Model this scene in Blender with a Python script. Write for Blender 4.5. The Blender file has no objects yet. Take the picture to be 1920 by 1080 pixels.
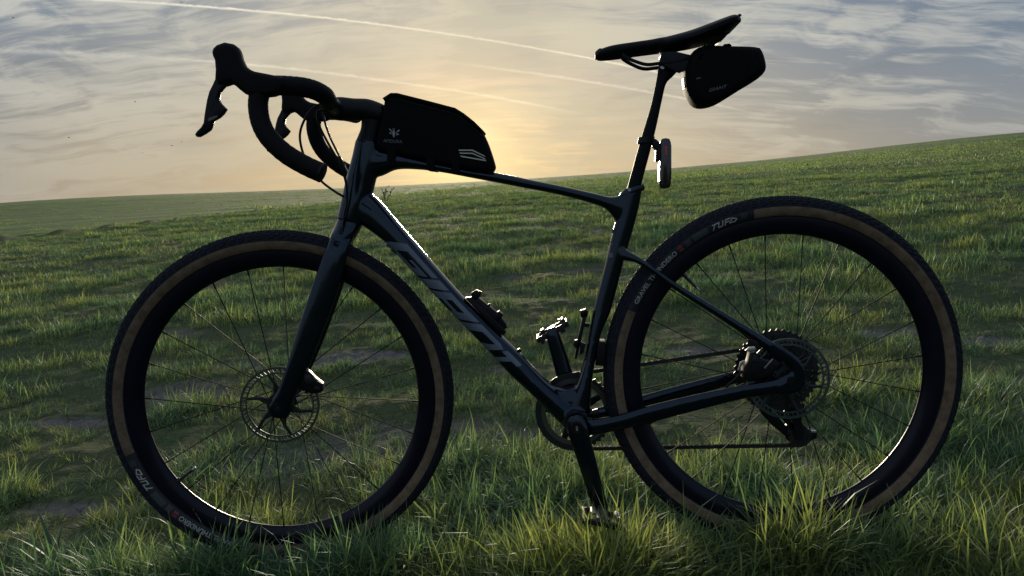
import bpy, bmesh, math, random
import numpy as np
from mathutils import Vector, Matrix, Euler
from mathutils.bvhtree import BVHTree
R = math.radians
SC = bpy.context.scene
COL = SC.collection
random.seed(7)
rng = np.random.default_rng(11)

# ------------------------------------------------------------------ camera
# Bicycle coordinates (metres): x to the rear, y away to its right side, z up, origin at rear axle.
CAM = np.array([-0.437152, -1.502281, 0.345943])
YAW, PITCH, ROLL, F = -0.06224, 0.093443, 0.065973, 1387.0
RHO = R(3.7694)                      # the slope the bicycle stands on
WB, BBX, BBZ = 1.02539, -0.41662, -0.07205
HA, OFF, STEER = R(71.5), 0.047, 0.1543
B0 = Vector((-0.5127, 0.0, -0.3555)) # ground point between the wheels
def cam_basis():
    cy, sy, cp, sp = math.cos(YAW), math.sin(YAW), math.cos(PITCH), math.sin(PITCH)
    fwd = np.array([sy*cp, cy*cp, -sp]); right = np.array([cy, -sy, 0.0]); down = np.cross(fwd, right)
    cr, sr = math.cos(ROLL), math.sin(ROLL)
    return np.array([cr*right+sr*down, -sr*right+cr*down, fwd])
CB = cam_basis()
ROOT = Matrix.Rotation(-RHO, 4, 'Y')             # bicycle frame -> world, about B0
def to_world(p): return ROOT @ (Vector(p)-B0)
cam_d = bpy.data.cameras.new('camera'); cam = bpy.data.objects.new('camera', cam_d); COL.objects.link(cam)
cam_d.sensor_width = 36; cam_d.lens = 36*F/1920; cam_d.clip_start = 0.02; cam_d.clip_end = 20000
rw = ROOT.to_3x3()
r_, d_, f_ = [rw @ Vector(CB[i]) for i in range(3)]
m = Matrix((r_, -d_, -f_)).transposed().to_4x4(); m.translation = to_world(CAM)
cam.matrix_world = m
SC.camera = cam
CAMW = to_world(CAM)
def ray_w(x, y):                                  # world direction through a photograph pixel
    v = r_*((x-960)/F)+d_*((y-540)/F)+f_
    return v.normalized()
KAX = np.array([math.cos(HA), 0, math.sin(HA)])
SPT = np.array([-WB, 0, 0])+OFF*np.array([math.sin(HA), 0, -math.cos(HA)])
STM = Matrix.Translation(Vector(SPT)) @ Matrix.Rotation(STEER, 4, Vector(KAX)) @ Matrix.Translation(-Vector(SPT))
STI = STM.inverted()
BAR = STEER-.055
STB = Matrix.Translation(Vector(SPT)) @ Matrix.Rotation(BAR, 4, Vector(KAX)) @ Matrix.Translation(-Vector(SPT))
STBI = STB.inverted()
def P(x, y, Y=0.0, st=False):
    """photograph pixel -> point of the bicycle at lateral distance Y from its middle plane"""
    d = Vector(CB.T @ np.array([(x-960)/F, (y-540)/F, 1.0])); o = Vector(CAM)
    if st:
        I = STBI if st == 'bar' else STI
        o = I @ o; d = I.to_3x3() @ d
    s = (Y-o.y)/d.y
    return o+d*s

# ------------------------------------------------------------------ render, world, sun
SC.render.engine = 'CYCLES'
SC.view_settings.view_transform = 'Standard'; SC.view_settings.look = 'None'
SC.view_settings.exposure = 1.22; SC.view_settings.gamma = 1.0
SC.view_settings.use_curve_mapping = False
SC.cycles.max_bounces = 4; SC.cycles.diffuse_bounces = 2; SC.cycles.glossy_bounces = 2
SC.cycles.transmission_bounces = 4; SC.cycles.transparent_max_bounces = 6

SUNDIR = ray_w(868, 290)
SUN_EL = math.asin(SUNDIR.z); SUN_AZ = math.atan2(SUNDIR.x, SUNDIR.y)   # from +Y towards +X
class NT:
    def __init__(s, tree): s.t = tree; s.n = tree.nodes; s.l = tree.links
    def new(s, typ, **kw):
        n = s.n.new(typ)
        for k, v in kw.items():
            if k == 'inp':
                for kk, vv in v.items():
                    if isinstance(vv, bpy.types.NodeSocket): s.l.new(vv, n.inputs[kk])
                    else: n.inputs[kk].default_value = vv
            else: setattr(n, k, v)
        return n
    def math(s, op, a, b=None, c=None, clamp=False):
        n = s.n.new('ShaderNodeMath'); n.operation = op; n.use_clamp = clamp
        for i, v in enumerate((a, b, c)):
            if v is None: continue
            if isinstance(v, bpy.types.NodeSocket): s.l.new(v, n.inputs[i])
            else: n.inputs[i].default_value = v
        return n.outputs[0]
    def vmath(s, op, a, b=None):
        n = s.n.new('ShaderNodeVectorMath'); n.operation = op
        for i, v in enumerate((a, b)):
            if v is None: continue
            if isinstance(v, bpy.types.NodeSocket): s.l.new(v, n.inputs[i])
            else: n.inputs[i].default_value = v
        return n.outputs['Value'] if op in ('DOT_PRODUCT', 'LENGTH') else n.outputs['Vector']
    def mix(s, fac, a, b, mode='MIX'):
        n = s.n.new('ShaderNodeMix'); n.data_type = 'RGBA'; n.blend_type = mode; n.clamp_factor = True
        for i, v in ((0, fac), (6, a), (7, b)):
            if isinstance(v, bpy.types.NodeSocket): s.l.new(v, n.inputs[i])
            else: n.inputs[i].default_value = v if i == 0 else (*v, 1.0)[:4]
        return n.outputs[2]
    def ramp(s, fac, stops, interp='LINEAR'):
        n = s.n.new('ShaderNodeValToRGB'); cr = n.color_ramp; cr.interpolation = interp
        while len(cr.elements) < len(stops): cr.elements.new(0.5)
        for e, (p, c) in zip(cr.elements, stops):
            e.position = p; e.color = (c, c, c, 1) if isinstance(c, (int, float)) else (*c, 1)
        s.l.new(fac, n.inputs[0]); return n.outputs[0]
    def smooth(s, x, a, b):
        n = s.n.new('ShaderNodeMapRange'); n.interpolation_type = 'SMOOTHSTEP'; s.l.new(x, n.inputs[0])
        n.inputs[1].default_value = a; n.inputs[2].default_value = b
        n.inputs[3].default_value = 0; n.inputs[4].default_value = 1
        return n.outputs[0]
    def noise(s, vec, scale, detail=4, rough=.5, dist=0.0, dim='3D'):
        n = s.n.new('ShaderNodeTexNoise'); n.noise_dimensions = dim
        if vec is not None: s.l.new(vec, n.inputs['Vector'])
        n.inputs['Scale'].default_value = scale; n.inputs['Detail'].default_value = detail
        n.inputs['Roughness'].default_value = rough; n.inputs['Distortion'].default_value = dist
        return n.outputs['Fac']

def build_world():
    w = bpy.data.worlds.new('World'); SC.world = w; w.use_nodes = True
    t = NT(w.node_tree); t.n.clear()
    w.cycles.sampling_method = 'MANUAL'; w.cycles.sample_map_resolution = 512
    out = t.new('ShaderNodeOutputWorld'); bg = t.new('ShaderNodeBackground'); t.l.new(bg.outputs[0], out.inputs[0])
    sky = t.new('ShaderNodeTexSky', sky_type='NISHITA', sun_disc=False, sun_elevation=SUN_EL, sun_rotation=SUN_AZ,
                altitude=200, air_density=1.0, dust_density=2.0, ozone_density=2.0)
    g = t.new('ShaderNodeTexCoord').outputs['Generated']
    d = t.vmath('NORMALIZE', g)
    sx = t.new('ShaderNodeSeparateXYZ', inp={0: d})
    ez = t.math('MAXIMUM', sx.outputs[2], 0.0)
    # angle from the sun
    cs = t.vmath('DOT_PRODUCT', d, tuple(SUNDIR))
    ang = t.math('MULTIPLY', t.math('ARCCOSINE', t.math('MINIMUM', cs, 0.99999)), 180/math.pi)   # degrees
    # high cloud sheet: direction -> position on a flat layer
    hz = t.math('ADD', ez, LAYER)
    px = t.math('DIVIDE', sx.outputs[0], hz); py = t.math('DIVIDE', sx.outputs[1], hz)
    pv = t.new('ShaderNodeCombineXYZ', inp={0: px, 1: py}).outputs[0]
    warp = t.new('ShaderNodeTexNoise', noise_dimensions='2D', inp={'Vector': pv, 'Scale': 2.4, 'Detail': 2})
    wc = t.vmath('SUBTRACT', warp.outputs['Color'], (.5, .5, .5)); wsep = t.new('ShaderNodeSeparateXYZ', inp={0: warp.outputs['Color']})
    def layer(rot, sc, scale, detail, rough, wamp):
        mp = t.new('ShaderNodeMapping', inp={0: pv}); mp.inputs['Rotation'].default_value = (0, 0, R(rot)); mp.inputs['Scale'].default_value = sc
        return t.noise(t.vmath('ADD', mp.outputs[0], t.vmath('MULTIPLY', wc, (wamp, wamp, 0))), scale, detail, rough, dim='2D')
    n1 = layer(-22, (.7, 2.0, 1), 2.3, 5, .60, .75)           # broad torn sheets
    n2 = layer(22, (.8, 5.0, 1), 3.4, 5, .68, .45)           # combed fibres
    cl = t.math('ADD', t.math('MULTIPLY', n1, .58), t.math('MULTIPLY', n2, .42))
    # the sheet thins out towards the right-hand sky
    cl = t.math('SUBTRACT', cl, t.math('MULTIPLY', t.math('SUBTRACT', t.smooth(px, .2, 1.0), .30), .11))
    cov = t.smooth(cl, .40, .585)
    # thick haze close to the horizon
    haze = t.math('POWER', t.math('SUBTRACT', 1.0, t.smooth(ez, -0.02, 0.30)), 1.5)
    # contrails: straight trails lying on the cloud layer
    trail = None
    def proj_l(x, y):
        v = ray_w(x, y); h = v.z+LAYER
        return np.array([v.x/h, v.y/h])
    wobf = t.noise(pv, 40.0, 2, .7, dim='2D'); wob = wsep.outputs[2]
    for (a, b, wd, st, tail) in TRAILS:
        A = proj_l(*a); B = proj_l(*b); u = (B-A); L = np.linalg.norm(u); u /= L; nn = np.array([-u[1], u[0]])
        q = t.vmath('SUBTRACT', pv, (A[0], A[1], 0))
        dn = t.vmath('DOT_PRODUCT', q, (nn[0], nn[1], 0)); du = t.vmath('DOT_PRODUCT', q, (u[0], u[1], 0))
        dn = t.math('ADD', dn, t.math('MULTIPLY', t.math('SUBTRACT', wob, .5), wd*1.4))
        dn = t.math('ADD', dn, t.math('MULTIPLY', t.math('SUBTRACT', wobf, .5), wd*1.6))
        x = t.math('DIVIDE', dn, wd); band = t.math('POWER', 2.718, t.math('MULTIPLY', t.math('MULTIPLY', x, x), -1.0))
        e1 = t.smooth(du, -tail*L, 0.02*L); e2 = t.math('SUBTRACT', 1.0, t.smooth(du, L*(1-tail), L*(1+.05)))
        band = t.math('MULTIPLY', t.math('MULTIPLY', band, e1), t.math('MULTIPLY', e2, st))
        band = t.math('MULTIPLY', band, t.math('ADD', .45, t.math('MULTIPLY', wobf, 1.0)))
        trail = band if trail is None else t.math('MAXIMUM', trail, band)
    # brightness and colour of sunlit ice cloud falls off with the angle from the sun
    def col(stops): return t.ramp(t.math('DIVIDE', ang, 90.0, clamp=True), stops, 'EASE')
    lit = col(CLOUD_LIT); hzc = col(HAZE_COL); clear = col(CLEAR_COL)
    base = t.mix(NISHITA_MIX, clear, t.mix(1.0, sky.outputs[0], (NISHITA_GAIN,)*3, 'MULTIPLY'))
    c = t.mix(t.math('MULTIPLY', cov, CLOUD_AMT), base, lit)
    c = t.mix(t.math('MULTIPLY', haze, HAZE_AMT), c, hzc)
    c = t.mix(trail, c, t.mix(1.0, lit, (1.32, 1.30, 1.28), 'MULTIPLY'))
    # darker veils of thicker cloud
    sh = t.math('MULTIPLY', t.smooth(t.math('ADD', t.math('MULTIPLY', wsep.outputs[0], .6), t.math('MULTIPLY', n2, .4)), .46, .62), t.math('SUBTRACT', 1.0, t.math('MULTIPLY', haze, .7)))
    c = t.mix(t.math('MULTIPLY', sh, .36), c, t.mix(1.0, c, (.66, .69, .74), 'MULTIPLY'))
    # aureole
    gl = t.math('POWER', 2.718, t.math('MULTIPLY', ang, -1/4.5))
    gl2 = t.math('POWER', 2.718, t.math('MULTIPLY', ang, -1/2.2))
    c = t.mix(1.0, c, t.mix(1.0, t.mix(1.0, (1.0, .62, .22), gl, 'MULTIPLY'), (GLOW,)*3, 'MULTIPLY'), 'ADD')
    c = t.mix(1.0, c, t.mix(1.0, t.mix(1.0, (1.0, .80, .42), gl2, 'MULTIPLY'), (GLOW*1.5,)*3, 'MULTIPLY'), 'ADD')
    t.l.new(c, bg.inputs[0]); bg.inputs[1].default_value = SKY_STRENGTH
# values are relative to the sky strength below (radiance = value * strength)
SKY_STRENGTH = 0.05
LAYER = 0.26
CLOUD_LIT = [(0.0, (9.4, 7.4, 4.6)), (0.11, (7.0, 6.3, 4.7)), (0.28, (6.3, 6.15, 5.4)), (0.45, (5.1, 5.3, 5.2)), (1.0, (3.9, 4.4, 5.1))]
HAZE_COL = [(0.0, (9.8, 7.4, 3.2)), (0.09, (6.7, 5.2, 2.9)), (0.25, (4.9, 4.0, 2.6)), (0.40, (3.6, 3.25, 2.65)), (1.0, (2.6, 2.9, 3.3))]
CLEAR_COL = [(0.0, (4.4, 4.2, 3.7)), (0.15, (2.8, 3.15, 3.4)), (0.35, (1.7, 2.2, 3.0)), (0.6, (1.6, 2.5, 4.1)), (1.0, (1.8, 2.8, 4.4))]
CLOUD_LIT, HAZE_COL, CLEAR_COL = [[(p, tuple(.885*v for v in c)) for p, c in L] for L in (CLOUD_LIT, HAZE_COL, CLEAR_COL)]
NISHITA_MIX, NISHITA_GAIN = 0.25, 0.9
CLOUD_AMT, HAZE_AMT, GLOW = 0.80, 0.85, 1.0
TRAILS = [((90, -5), (1280, 146), .0052, 1.0, .05), ((430, 118), (1090, 213), .0085, .6, .25), ((960, 132), (1420, 213), .0085, .55, .3),
          ((-200, 88), (420, 118), .016, .30, .3)]
build_world()
sun_d = bpy.data.lights.new('sun', 'SUN'); sun_d.energy = 3.2; sun_d.angle = R(9.0); sun_d.color = (1.0, .84, .60)
sun = bpy.data.objects.new('sun', sun_d); COL.objects.link(sun)
sun.rotation_euler = (-SUNDIR).to_track_quat('-Z', 'Y').to_euler()
sun.location = (0, 0, 30)

# ------------------------------------------------------------------ materials
MATS = {}
def mat(name, color=(.5, .5, .5), rough=.5, metal=0.0, coat=0.0, spec=.5, noise=None, bump=None, coatr=.08):
    if name in MATS: return MATS[name]
    m = bpy.data.materials.new(name); m.use_nodes = True; t = NT(m.node_tree)
    b = t.n['Principled BSDF']; b.inputs['Base Color'].default_value = (*color, 1)
    b.inputs['Roughness'].default_value = rough; b.inputs['Metallic'].default_value = metal
    b.inputs['Coat Weight'].default_value = coat; b.inputs['Coat Roughness'].default_value = coatr
    b.inputs['Specular IOR Level'].default_value = spec
    oc = t.new('ShaderNodeTexCoord').outputs['Object']
    if noise:
        sc, c2, rv = noise
        f = t.noise(oc, sc, 5, .6)
        t.l.new(t.mix(t.smooth(f, .38, .66), color, c2), b.inputs['Base Color'])
        t.l.new(t.math('ADD', rough-rv/2, t.math('MULTIPLY', f, rv)), b.inputs['Roughness'])
    if bump:
        sc, st, dist = bump
        bn = t.new('ShaderNodeBump', inp={'Strength': st, 'Distance': dist, 'Height': t.noise(oc, sc, 4, .6)})
        t.l.new(bn.outputs[0], b.inputs['Normal'])
    MATS[name] = m; return m
CARBON = mat('carbon_paint', (.0016, .0024, .0060), .13, coat=.15, spec=.5, noise=(40, (.0026, .0038, .0085), .05), coatr=.05)
CARBON.node_tree.nodes['Principled BSDF'].inputs['Specular Tint'].default_value = (.55, .78, 1.0, 1)   # blue sky sheen put into the specular colour
MATTE = mat('black_alloy', (.003, .003, .0045), .42, spec=.22, noise=(90, (.006, .006, .009), .15))
RUBBER = mat('tyre_rubber', (.0085, .010, .016), .75, spec=.22, noise=(120, (.015, .017, .024), .2), bump=(700, .4, .0008))
TAN = mat('tan_sidewall', (.175, .122, .078), .8, spec=.2, noise=(45, (.110, .074, .046), .15), bump=(900, .3, .0005))
RIM = mat('rim_carbon', (.0016, .0016, .0075), .34, coat=.12, spec=.2, noise=(30, (.0025, .0025, .011), .1), coatr=.15)
TAPE = mat('bar_tape', (.0028, .0028, .004), .66, spec=.15, bump=(500, .5, .001))
HOODM = mat('hood_rubber', (.0028, .0028, .004), .62, spec=.15, bump=(900, .4, .0006))
BAG = mat('bag_fabric', (.0022, .0022, .003), .75, spec=.12, noise=(200, (.0035, .0035, .005), .1), bump=(1100, .35, .0005))
SADDLE = mat('saddle_cover', (.003, .003, .0055), .5, spec=.22, noise=(80, (.005, .005, .008), .12), bump=(600, .3, .0005))
STEEL = mat('bright_steel', (.42, .43, .45), .28, metal=1.0, noise=(150, (.3, .31, .33), .15))
DSTEEL = mat('dark_steel', (.060, .062, .066), .42, metal=1.0, noise=(150, (.05, .052, .056), .15))
ROTOR = mat('rotor_steel', (.12, .15, .15), .42, metal=1.0, noise=(120, (.08, .105, .105), .15))
SPOKE = mat('spoke_steel', (.010, .011, .013), .7, spec=.2)
ALLOY = mat('silver_alloy', (.40, .41, .42), .40, metal=1.0, noise=(120, (.42, .43, .45), .2))
CABLE = mat('cable_housing', (.004, .004, .005), .4, spec=.25)
DECAL = mat('grey_lettering', (.30, .31, .32), .5)
DECALW = mat('white_lettering', (.42, .42, .40), .6)
DECALF = mat('frame_lettering', (.125, .150, .190), .26, coat=.2, spec=.3, noise=(25, (.10, .125, .165), .1))
DECALD = mat('dim_lettering', (.10, .10, .11), .45)
DECALR = mat('red_lettering', (.35, .05, .06), .6)
DECALG = mat('green_grey_patch', (.035, .05, .05), .6)
BLKPATCH = mat('black_patch', (.009, .009, .012), .6)
REFL = mat('reflective_stripe', (.55, .55, .42), .4)
LENS = mat('smoked_lens', (.012, .008, .008), .18, coat=.6)
REDL = mat('red_lens', (.45, .02, .02), .2, coat=.5)
CREAM = mat('cream_lit_side', (.30, .26, .17), .35)  # painted tone of the rear light's lit side

# ------------------------------------------------------------------ mesh tools
class MB:
    def __init__(s): s.v = []; s.f = []
    def add(s, vs, fs):
        o = len(s.v); s.v += [tuple(v) for v in vs]; s.f += [tuple(i+o for i in f) for f in fs]; return s
    def loft(s, rings, cap=True, closed=False):
        n = len(rings[0]); vs = [v for r in rings for v in r]; fs = []
        k = len(rings)
        for a in range(k if closed else k-1):
            b = (a+1) % k
            for i in range(n):
                j = (i+1) % n; fs.append((a*n+i, a*n+j, b*n+j, b*n+i))
        if cap and not closed:
            fs.append(tuple(range(n-1, -1, -1))); fs.append(tuple(range((k-1)*n, k*n)))
        return s.add(vs, fs)
    def tube(s, pts, rad, n=10, cap=True, closed=False, flat=1.0):
        pts = [Vector(p) for p in pts]; k = len(pts); rings = []; prev = None
        for i, p in enumerate(pts):
            a = pts[(i-1) % k] if (i or closed) else p; b = pts[(i+1) % k] if (i < k-1 or closed) else p
            t = (b-a).normalized()
            if prev is None:
                u = t.orthogonal().normalized()
                if abs(t.y) < .9: u = t.cross(Vector((0, 1, 0))).normalized()
            else: u = (prev-t*prev.dot(t)).normalized()
            prev = u; w = t.cross(u)
            r = rad[i] if isinstance(rad, (list, tuple)) else rad
            rings.append([p+u*(r*math.cos(2*math.pi*q/n))+w*(r*flat*math.sin(2*math.pi*q/n)) for q in range(n)])
        return s.loft(rings, cap, closed)
    def box(s, c, sx, sy, sz, M=None, bev=0.0):
        c = Vector(c); M = M or Matrix.Identity(3)
        x, y, z = sx/2, sy/2, sz/2; b = min(bev, x*.9, y*.9, z*.9)
        if b <= 0:
            vs = [c+M @ Vector((i*x, j*y, k*z)) for i in (-1, 1) for j in (-1, 1) for k in (-1, 1)]
            return s.add(vs, [(0, 1, 3, 2), (4, 6, 7, 5), (0, 4, 5, 1), (2, 3, 7, 6), (0, 2, 6, 4), (1, 5, 7, 3)])
        rings = []
        for (yy, ins) in ((-y, b), (-y+b, 0), (y-b, 0), (y, b)):
            X, Z = x-ins, z-ins; q = b if ins == 0 else b*.6
            pts = [(X-q, -Z), (X, -Z+q), (X, Z-q), (X-q, Z), (-X+q, Z), (-X, Z-q), (-X, -Z+q), (-X+q, -Z)]
            rings.append([c+M @ Vector((a, yy, d)) for a, d in pts])
        return s.loft(rings)
    def lathe(s, prof, n=48, c=(0, 0, 0), a0=0.0, a1=2*math.pi, cap=False):
        """profile (radius, y) turned about the y axis"""
        full = abs(a1-a0-2*math.pi) < 1e-6; rings = []
        m_ = n if full else n+1
        for i in range(m_):
            a = a0+(a1-a0)*i/n; ca, sa = math.cos(a), math.sin(a)
            rings.append([Vector((c[0]+r*ca, c[1]+y, c[2]+r*sa)) for r, y in prof])
        k = len(prof); vs = [v for r in rings for v in r]; fs = []
        for a in range(m_ if full else m_-1):
            b = (a+1) % m_
            for i in range(k-1): fs.append((a*k+i, a*k+i+1, b*k+i+1, b*k+i))
        return s.add(vs, fs)
    def disc(s, prof, n=32, c=(0, 0, 0)):   # closed profile ends on the axis
        return s.lathe(prof, n, c)
    def pillow(s, pts, Yc, hw, rnd, inset=None, steps=4):
        """a closed outline (x,z points) given thickness 2*hw with rounded rims"""
        n = len(pts); P2 = [Vector((p[0], p[-1])) for p in pts]
        area = sum(P2[i].x*P2[(i+1) % n].y-P2[(i+1) % n].x*P2[i].y for i in range(n))
        if area < 0: P2.reverse()
        nr = []
        for i in range(n):
            e1 = (P2[i]-P2[i-1]).normalized(); e2 = (P2[(i+1) % n]-P2[i]).normalized()
            b = Vector((-(e1.y+e2.y), e1.x+e2.x)); l = b.length
            b = b/l if l > 1e-6 else Vector((-e1.y, e1.x)); c = max(.5, b.dot(Vector((-e1.y, e1.x))))
            nr.append(b/c)
        inset = rnd if inset is None else inset; rings = []
        prof = [(-hw+rnd*(1-math.sin(q/steps*math.pi/2)), inset*(1-math.cos(q/steps*math.pi/2))) for q in range(steps, -1, -1)]
        prof += [(-a, b) for a, b in prof[::-1]]
        for yy, ins in prof:
            rings.append([Vector((P2[i].x+nr[i].x*ins, Yc+yy, P2[i].y+nr[i].y*ins)) for i in range(n)])
        return s.loft(rings)
    def mesh(s, name, smooth=True, M=None, off=None):
        me = bpy.data.meshes.new(name)
        vs = s.v
        if M is not None: vs = [tuple(M @ Vector(v)) for v in vs]
        if off is not None: vs = [(v[0]-off[0], v[1]-off[1], v[2]-off[2]) for v in vs]
        me.from_pydata(vs, [], s.f); me.validate()
        bm = bmesh.new(); bm.from_mesh(me); bmesh.ops.recalc_face_normals(bm, faces=bm.faces); bm.to_mesh(me); bm.free()
        if smooth:
            me.polygons.foreach_set('use_smooth', [True]*len(me.polygons))
            try: me.set_sharp_from_angle(angle=R(38))
            except Exception: pass
        return me
def link(name, me, material=None, parent=None, label=None, cat=None, group=None, kind=None):
    o = bpy.data.objects.new(name, me); COL.objects.link(o)
    if me is not None and material is not None and not me.materials: me.materials.append(material)
    if parent is not None: o.parent = parent
    for k, v in (('label', label), ('category', cat), ('group', group), ('kind', kind)):
        if v: o[k] = v
    return o
def smooth_path(pts, n=6, closed=False):
    pts = [Vector(p) for p in pts]; out = []; k = len(pts)
    for i in range(k if closed else k-1):
        p0 = pts[(i-1) % k] if (i or closed) else pts[0]; p1 = pts[i]; p2 = pts[(i+1) % k]
        p3 = pts[(i+2) % k] if (i+2 < k or closed) else pts[-1]
        for j in range(n):
            t = j/n
            out.append(.5*((2*p1)+(p2-p0)*t+(2*p0-5*p1+4*p2-p3)*t*t+(3*p1-p0-3*p2+p3)*t*t*t))
    if not closed: out.append(pts[-1])
    return out
def edge_loft(mb, secs, st=False, n=20, ex=2.4, sub=4, mirror=False):
    """secs: (edge a px, edge b px, half width, lateral centre); a smooth tube whose outline follows the two edges"""
    A = []; B = []; H = []
    for (a, b, hw, yc) in secs:
        A.append(P(*a, yc, st)); B.append(P(*b, yc, st)); H.append(Vector((hw, yc, 0)))
    A = smooth_path(A, sub); B = smooth_path(B, sub); H = smooth_path(H, sub)
    rings = []
    for a, b, h in zip(A, B, H):
        c = (a+b)/2; v = (a-b)/2; r = []
        for q in range(n):
            t = 2*math.pi*q/n; ca, sa = math.cos(t), math.sin(t)
            x = math.copysign(abs(ca)**(2/ex), ca); y = math.copysign(abs(sa)**(2/ex), sa)
            p = c+v*x; r.append(Vector((p.x, (h.y+h.x*y)*(-1 if mirror else 1), p.z)))
        rings.append(r)
    mb.loft(rings)
def remeshed(mb, voxel, it, name):
    me = bpy.data.meshes.new('tmp'); me.from_pydata(mb.v, [], mb.f)
    bm = bmesh.new(); bm.from_mesh(me); bmesh.ops.recalc_face_normals(bm, faces=bm.faces); bm.to_mesh(me); bm.free()
    o = bpy.data.objects.new('tmp', me); COL.objects.link(o)
    r = o.modifiers.new('r', 'REMESH'); r.mode = 'VOXEL'; r.voxel_size = voxel; r.use_smooth_shade = True
    s = o.modifiers.new('s', 'SMOOTH'); s.factor = .5; s.iterations = it
    dg = bpy.context.evaluated_depsgraph_get(); dg.update()
    out = bpy.data.meshes.new_from_object(o.evaluated_get(dg)); out.name = name
    bpy.data.objects.remove(o); bpy.data.meshes.remove(me)
    out.polygons.foreach_set('use_smooth', [True]*len(out.polygons))
    return out
def shift(me, M):
    me.transform(M); me.update()
def LOC(M=None): return Matrix.Translation(-B0) @ (M if M is not None else Matrix.Identity(4))
def text_mesh(txt, size, width=None, shear=0.0, cut=.004):
    """flat triangles of lettering, x along the line, y up, starting at 0,0"""
    cu = bpy.data.curves.new('t', 'FONT'); cu.body = txt; cu.size = size; cu.shear = shear; cu.resolution_u = 3; cu.offset = size*.012
    o = bpy.data.objects.new('t', cu); COL.objects.link(o)
    dg = bpy.context.evaluated_depsgraph_get(); dg.update()
    me = bpy.data.meshes.new_from_object(o.evaluated_get(dg)); bpy.data.objects.remove(o); bpy.data.curves.remove(cu)
    bm = bmesh.new(); bm.from_mesh(me); bpy.data.meshes.remove(me)
    bmesh.ops.triangulate(bm, faces=bm.faces)
    for _ in range(3):
        es = [e for e in bm.edges if e.calc_length() > cut]
        if not es: break
        bmesh.ops.subdivide_edges(bm, edges=es, cuts=1); bmesh.ops.triangulate(bm, faces=bm.faces)
    xs = [v.co.x for v in bm.verts]; x0, x1 = min(xs), max(xs); k = (width/(x1-x0)) if width else 1
    vs = [((v.co.x-x0)*k, v.co.y) for v in bm.verts]; bm.verts.index_update()
    fs = [tuple(v.index for v in f.verts) for f in bm.faces]; bm.free()
    return vs, fs, (x1-x0)*k
def poly_mesh(polys, cut):
    """2-D polygons -> fine triangles"""
    bm = bmesh.new()
    for p in polys:
        f = bm.faces.new([bm.verts.new((x, y, 0)) for x, y in p])
    bmesh.ops.triangulate(bm, faces=bm.faces)
    for _ in range(4):
        es = [e for e in bm.edges if e.calc_length() > cut]
        if not es: break
        bmesh.ops.subdivide_edges(bm, edges=es, cuts=1); bmesh.ops.triangulate(bm, faces=bm.faces)
    bm.verts.index_update(); vs = [(v.co.x, v.co.y) for v in bm.verts]; fs = [tuple(v.index for v in f.verts) for f in bm.faces]; bm.free()
    return vs, fs
def project_decal(name, vs2, fs, mapf, bvh, material, parent, lift=.0005, off=None):
    """mapf: 2-D point -> (x,z) of the bicycle; laid on the near surface of a mesh"""
    vs = []; ly = None
    for p in vs2:
        x, z = mapf(p); h = bvh.ray_cast(Vector((x, -1.0, z)), Vector((0, 1, 0)))
        if h[0] is None:
            near = bvh.find_nearest(Vector((x, ly if ly is not None else -.03, z))); y = near[0].y
        else: y = h[0].y
        ly = y; vs.append((x, y-lift, z))
    me = bpy.data.meshes.new(name); me.from_pydata(vs, [], fs); me.validate()
    shift(me, LOC() if off is None else off)
    return link(name, me, material, parent)
def bvh_of(me):
    return BVHTree.FromPolygons([v.co.copy() for v in me.vertices], [tuple(p.vertices) for p in me.polygons])

# ------------------------------------------------------------------ terrain
def _hash(i, j, s):
    n = (i.astype(np.int64)*374761393+j.astype(np.int64)*668265263+s*1442695041) & 0x7fffffff
    n = ((n ^ (n >> 13))*1274126177) & 0x7fffffff
    return ((n ^ (n >> 16)) & 0xffff)/65535.0
def vnoise(x, y, s=0):
    i = np.floor(x); j = np.floor(y); fx = x-i; fy = y-j
    fx = fx*fx*(3-2*fx); fy = fy*fy*(3-2*fy)
    a = _hash(i, j, s); b = _hash(i+1, j, s); c = _hash(i, j+1, s); d = _hash(i+1, j+1, s)
    return (a*(1-fx)+b*fx)*(1-fy)+(c*(1-fx)+d*fx)*fy
def fbm(x, y, s=0, o=4):
    v = 0; a = .5; t = 0
    for k in range(o): v = v+a*vnoise(x*2**k+17.3*k, y*2**k-9.1*k, s+k); t += a; a *= .5
    return v/t
def sstep(x, a, b):
    t = np.clip((x-a)/(b-a), 0, 1); return t*t*(3-2*t)
SA, SB = math.tan(RHO), 0.0665
CREST = 170.0
def height(x, y):
    x = np.asarray(x, float); y = np.asarray(y, float)
    yf = np.clip(y, -60, CREST)
    z = SA*np.clip(x, -400, 400)+np.where(yf > 0, SB*yf, .03*yf)
    u = x/np.maximum(y, 4.0)
    z = z-.0100*np.clip(y, 0, CREST)*np.exp(-((u-.02)/.42)**2)*sstep(y, 8, 60)
    z = z+.0075*np.clip(y, 0, CREST)*sstep(-u, .22, .75)*sstep(y, 15, 90)+.0068*np.clip(y, 0, CREST)*sstep(u, .25, .62)*sstep(y, 15, 90)
    z = z-np.where(y > CREST, (y-CREST)**2*.0006/(1+(y-CREST)*.004), 0)
    r = np.hypot(x, y)
    z = z+.10*(fbm(x*.10+3, y*.22, 5, 3)-.5)*sstep(y, 2.0, 7.0)*(1-sstep(r, 80, 150))+.22*(fbm(x*.03, y*.05, 9, 3)-.5)*sstep(y, 10, 40)
    flat = np.exp(-(y/.16)**2)*sstep(np.abs(x), .9, .75)
    z = z+(.055*(fbm(x*2.3, y*2.9, 21, 3)-.5)+.014*(vnoise(x*14, y*14, 31)-.5))*(1-.8*flat)*(1-sstep(r, 8, 30))
    return z
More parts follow.
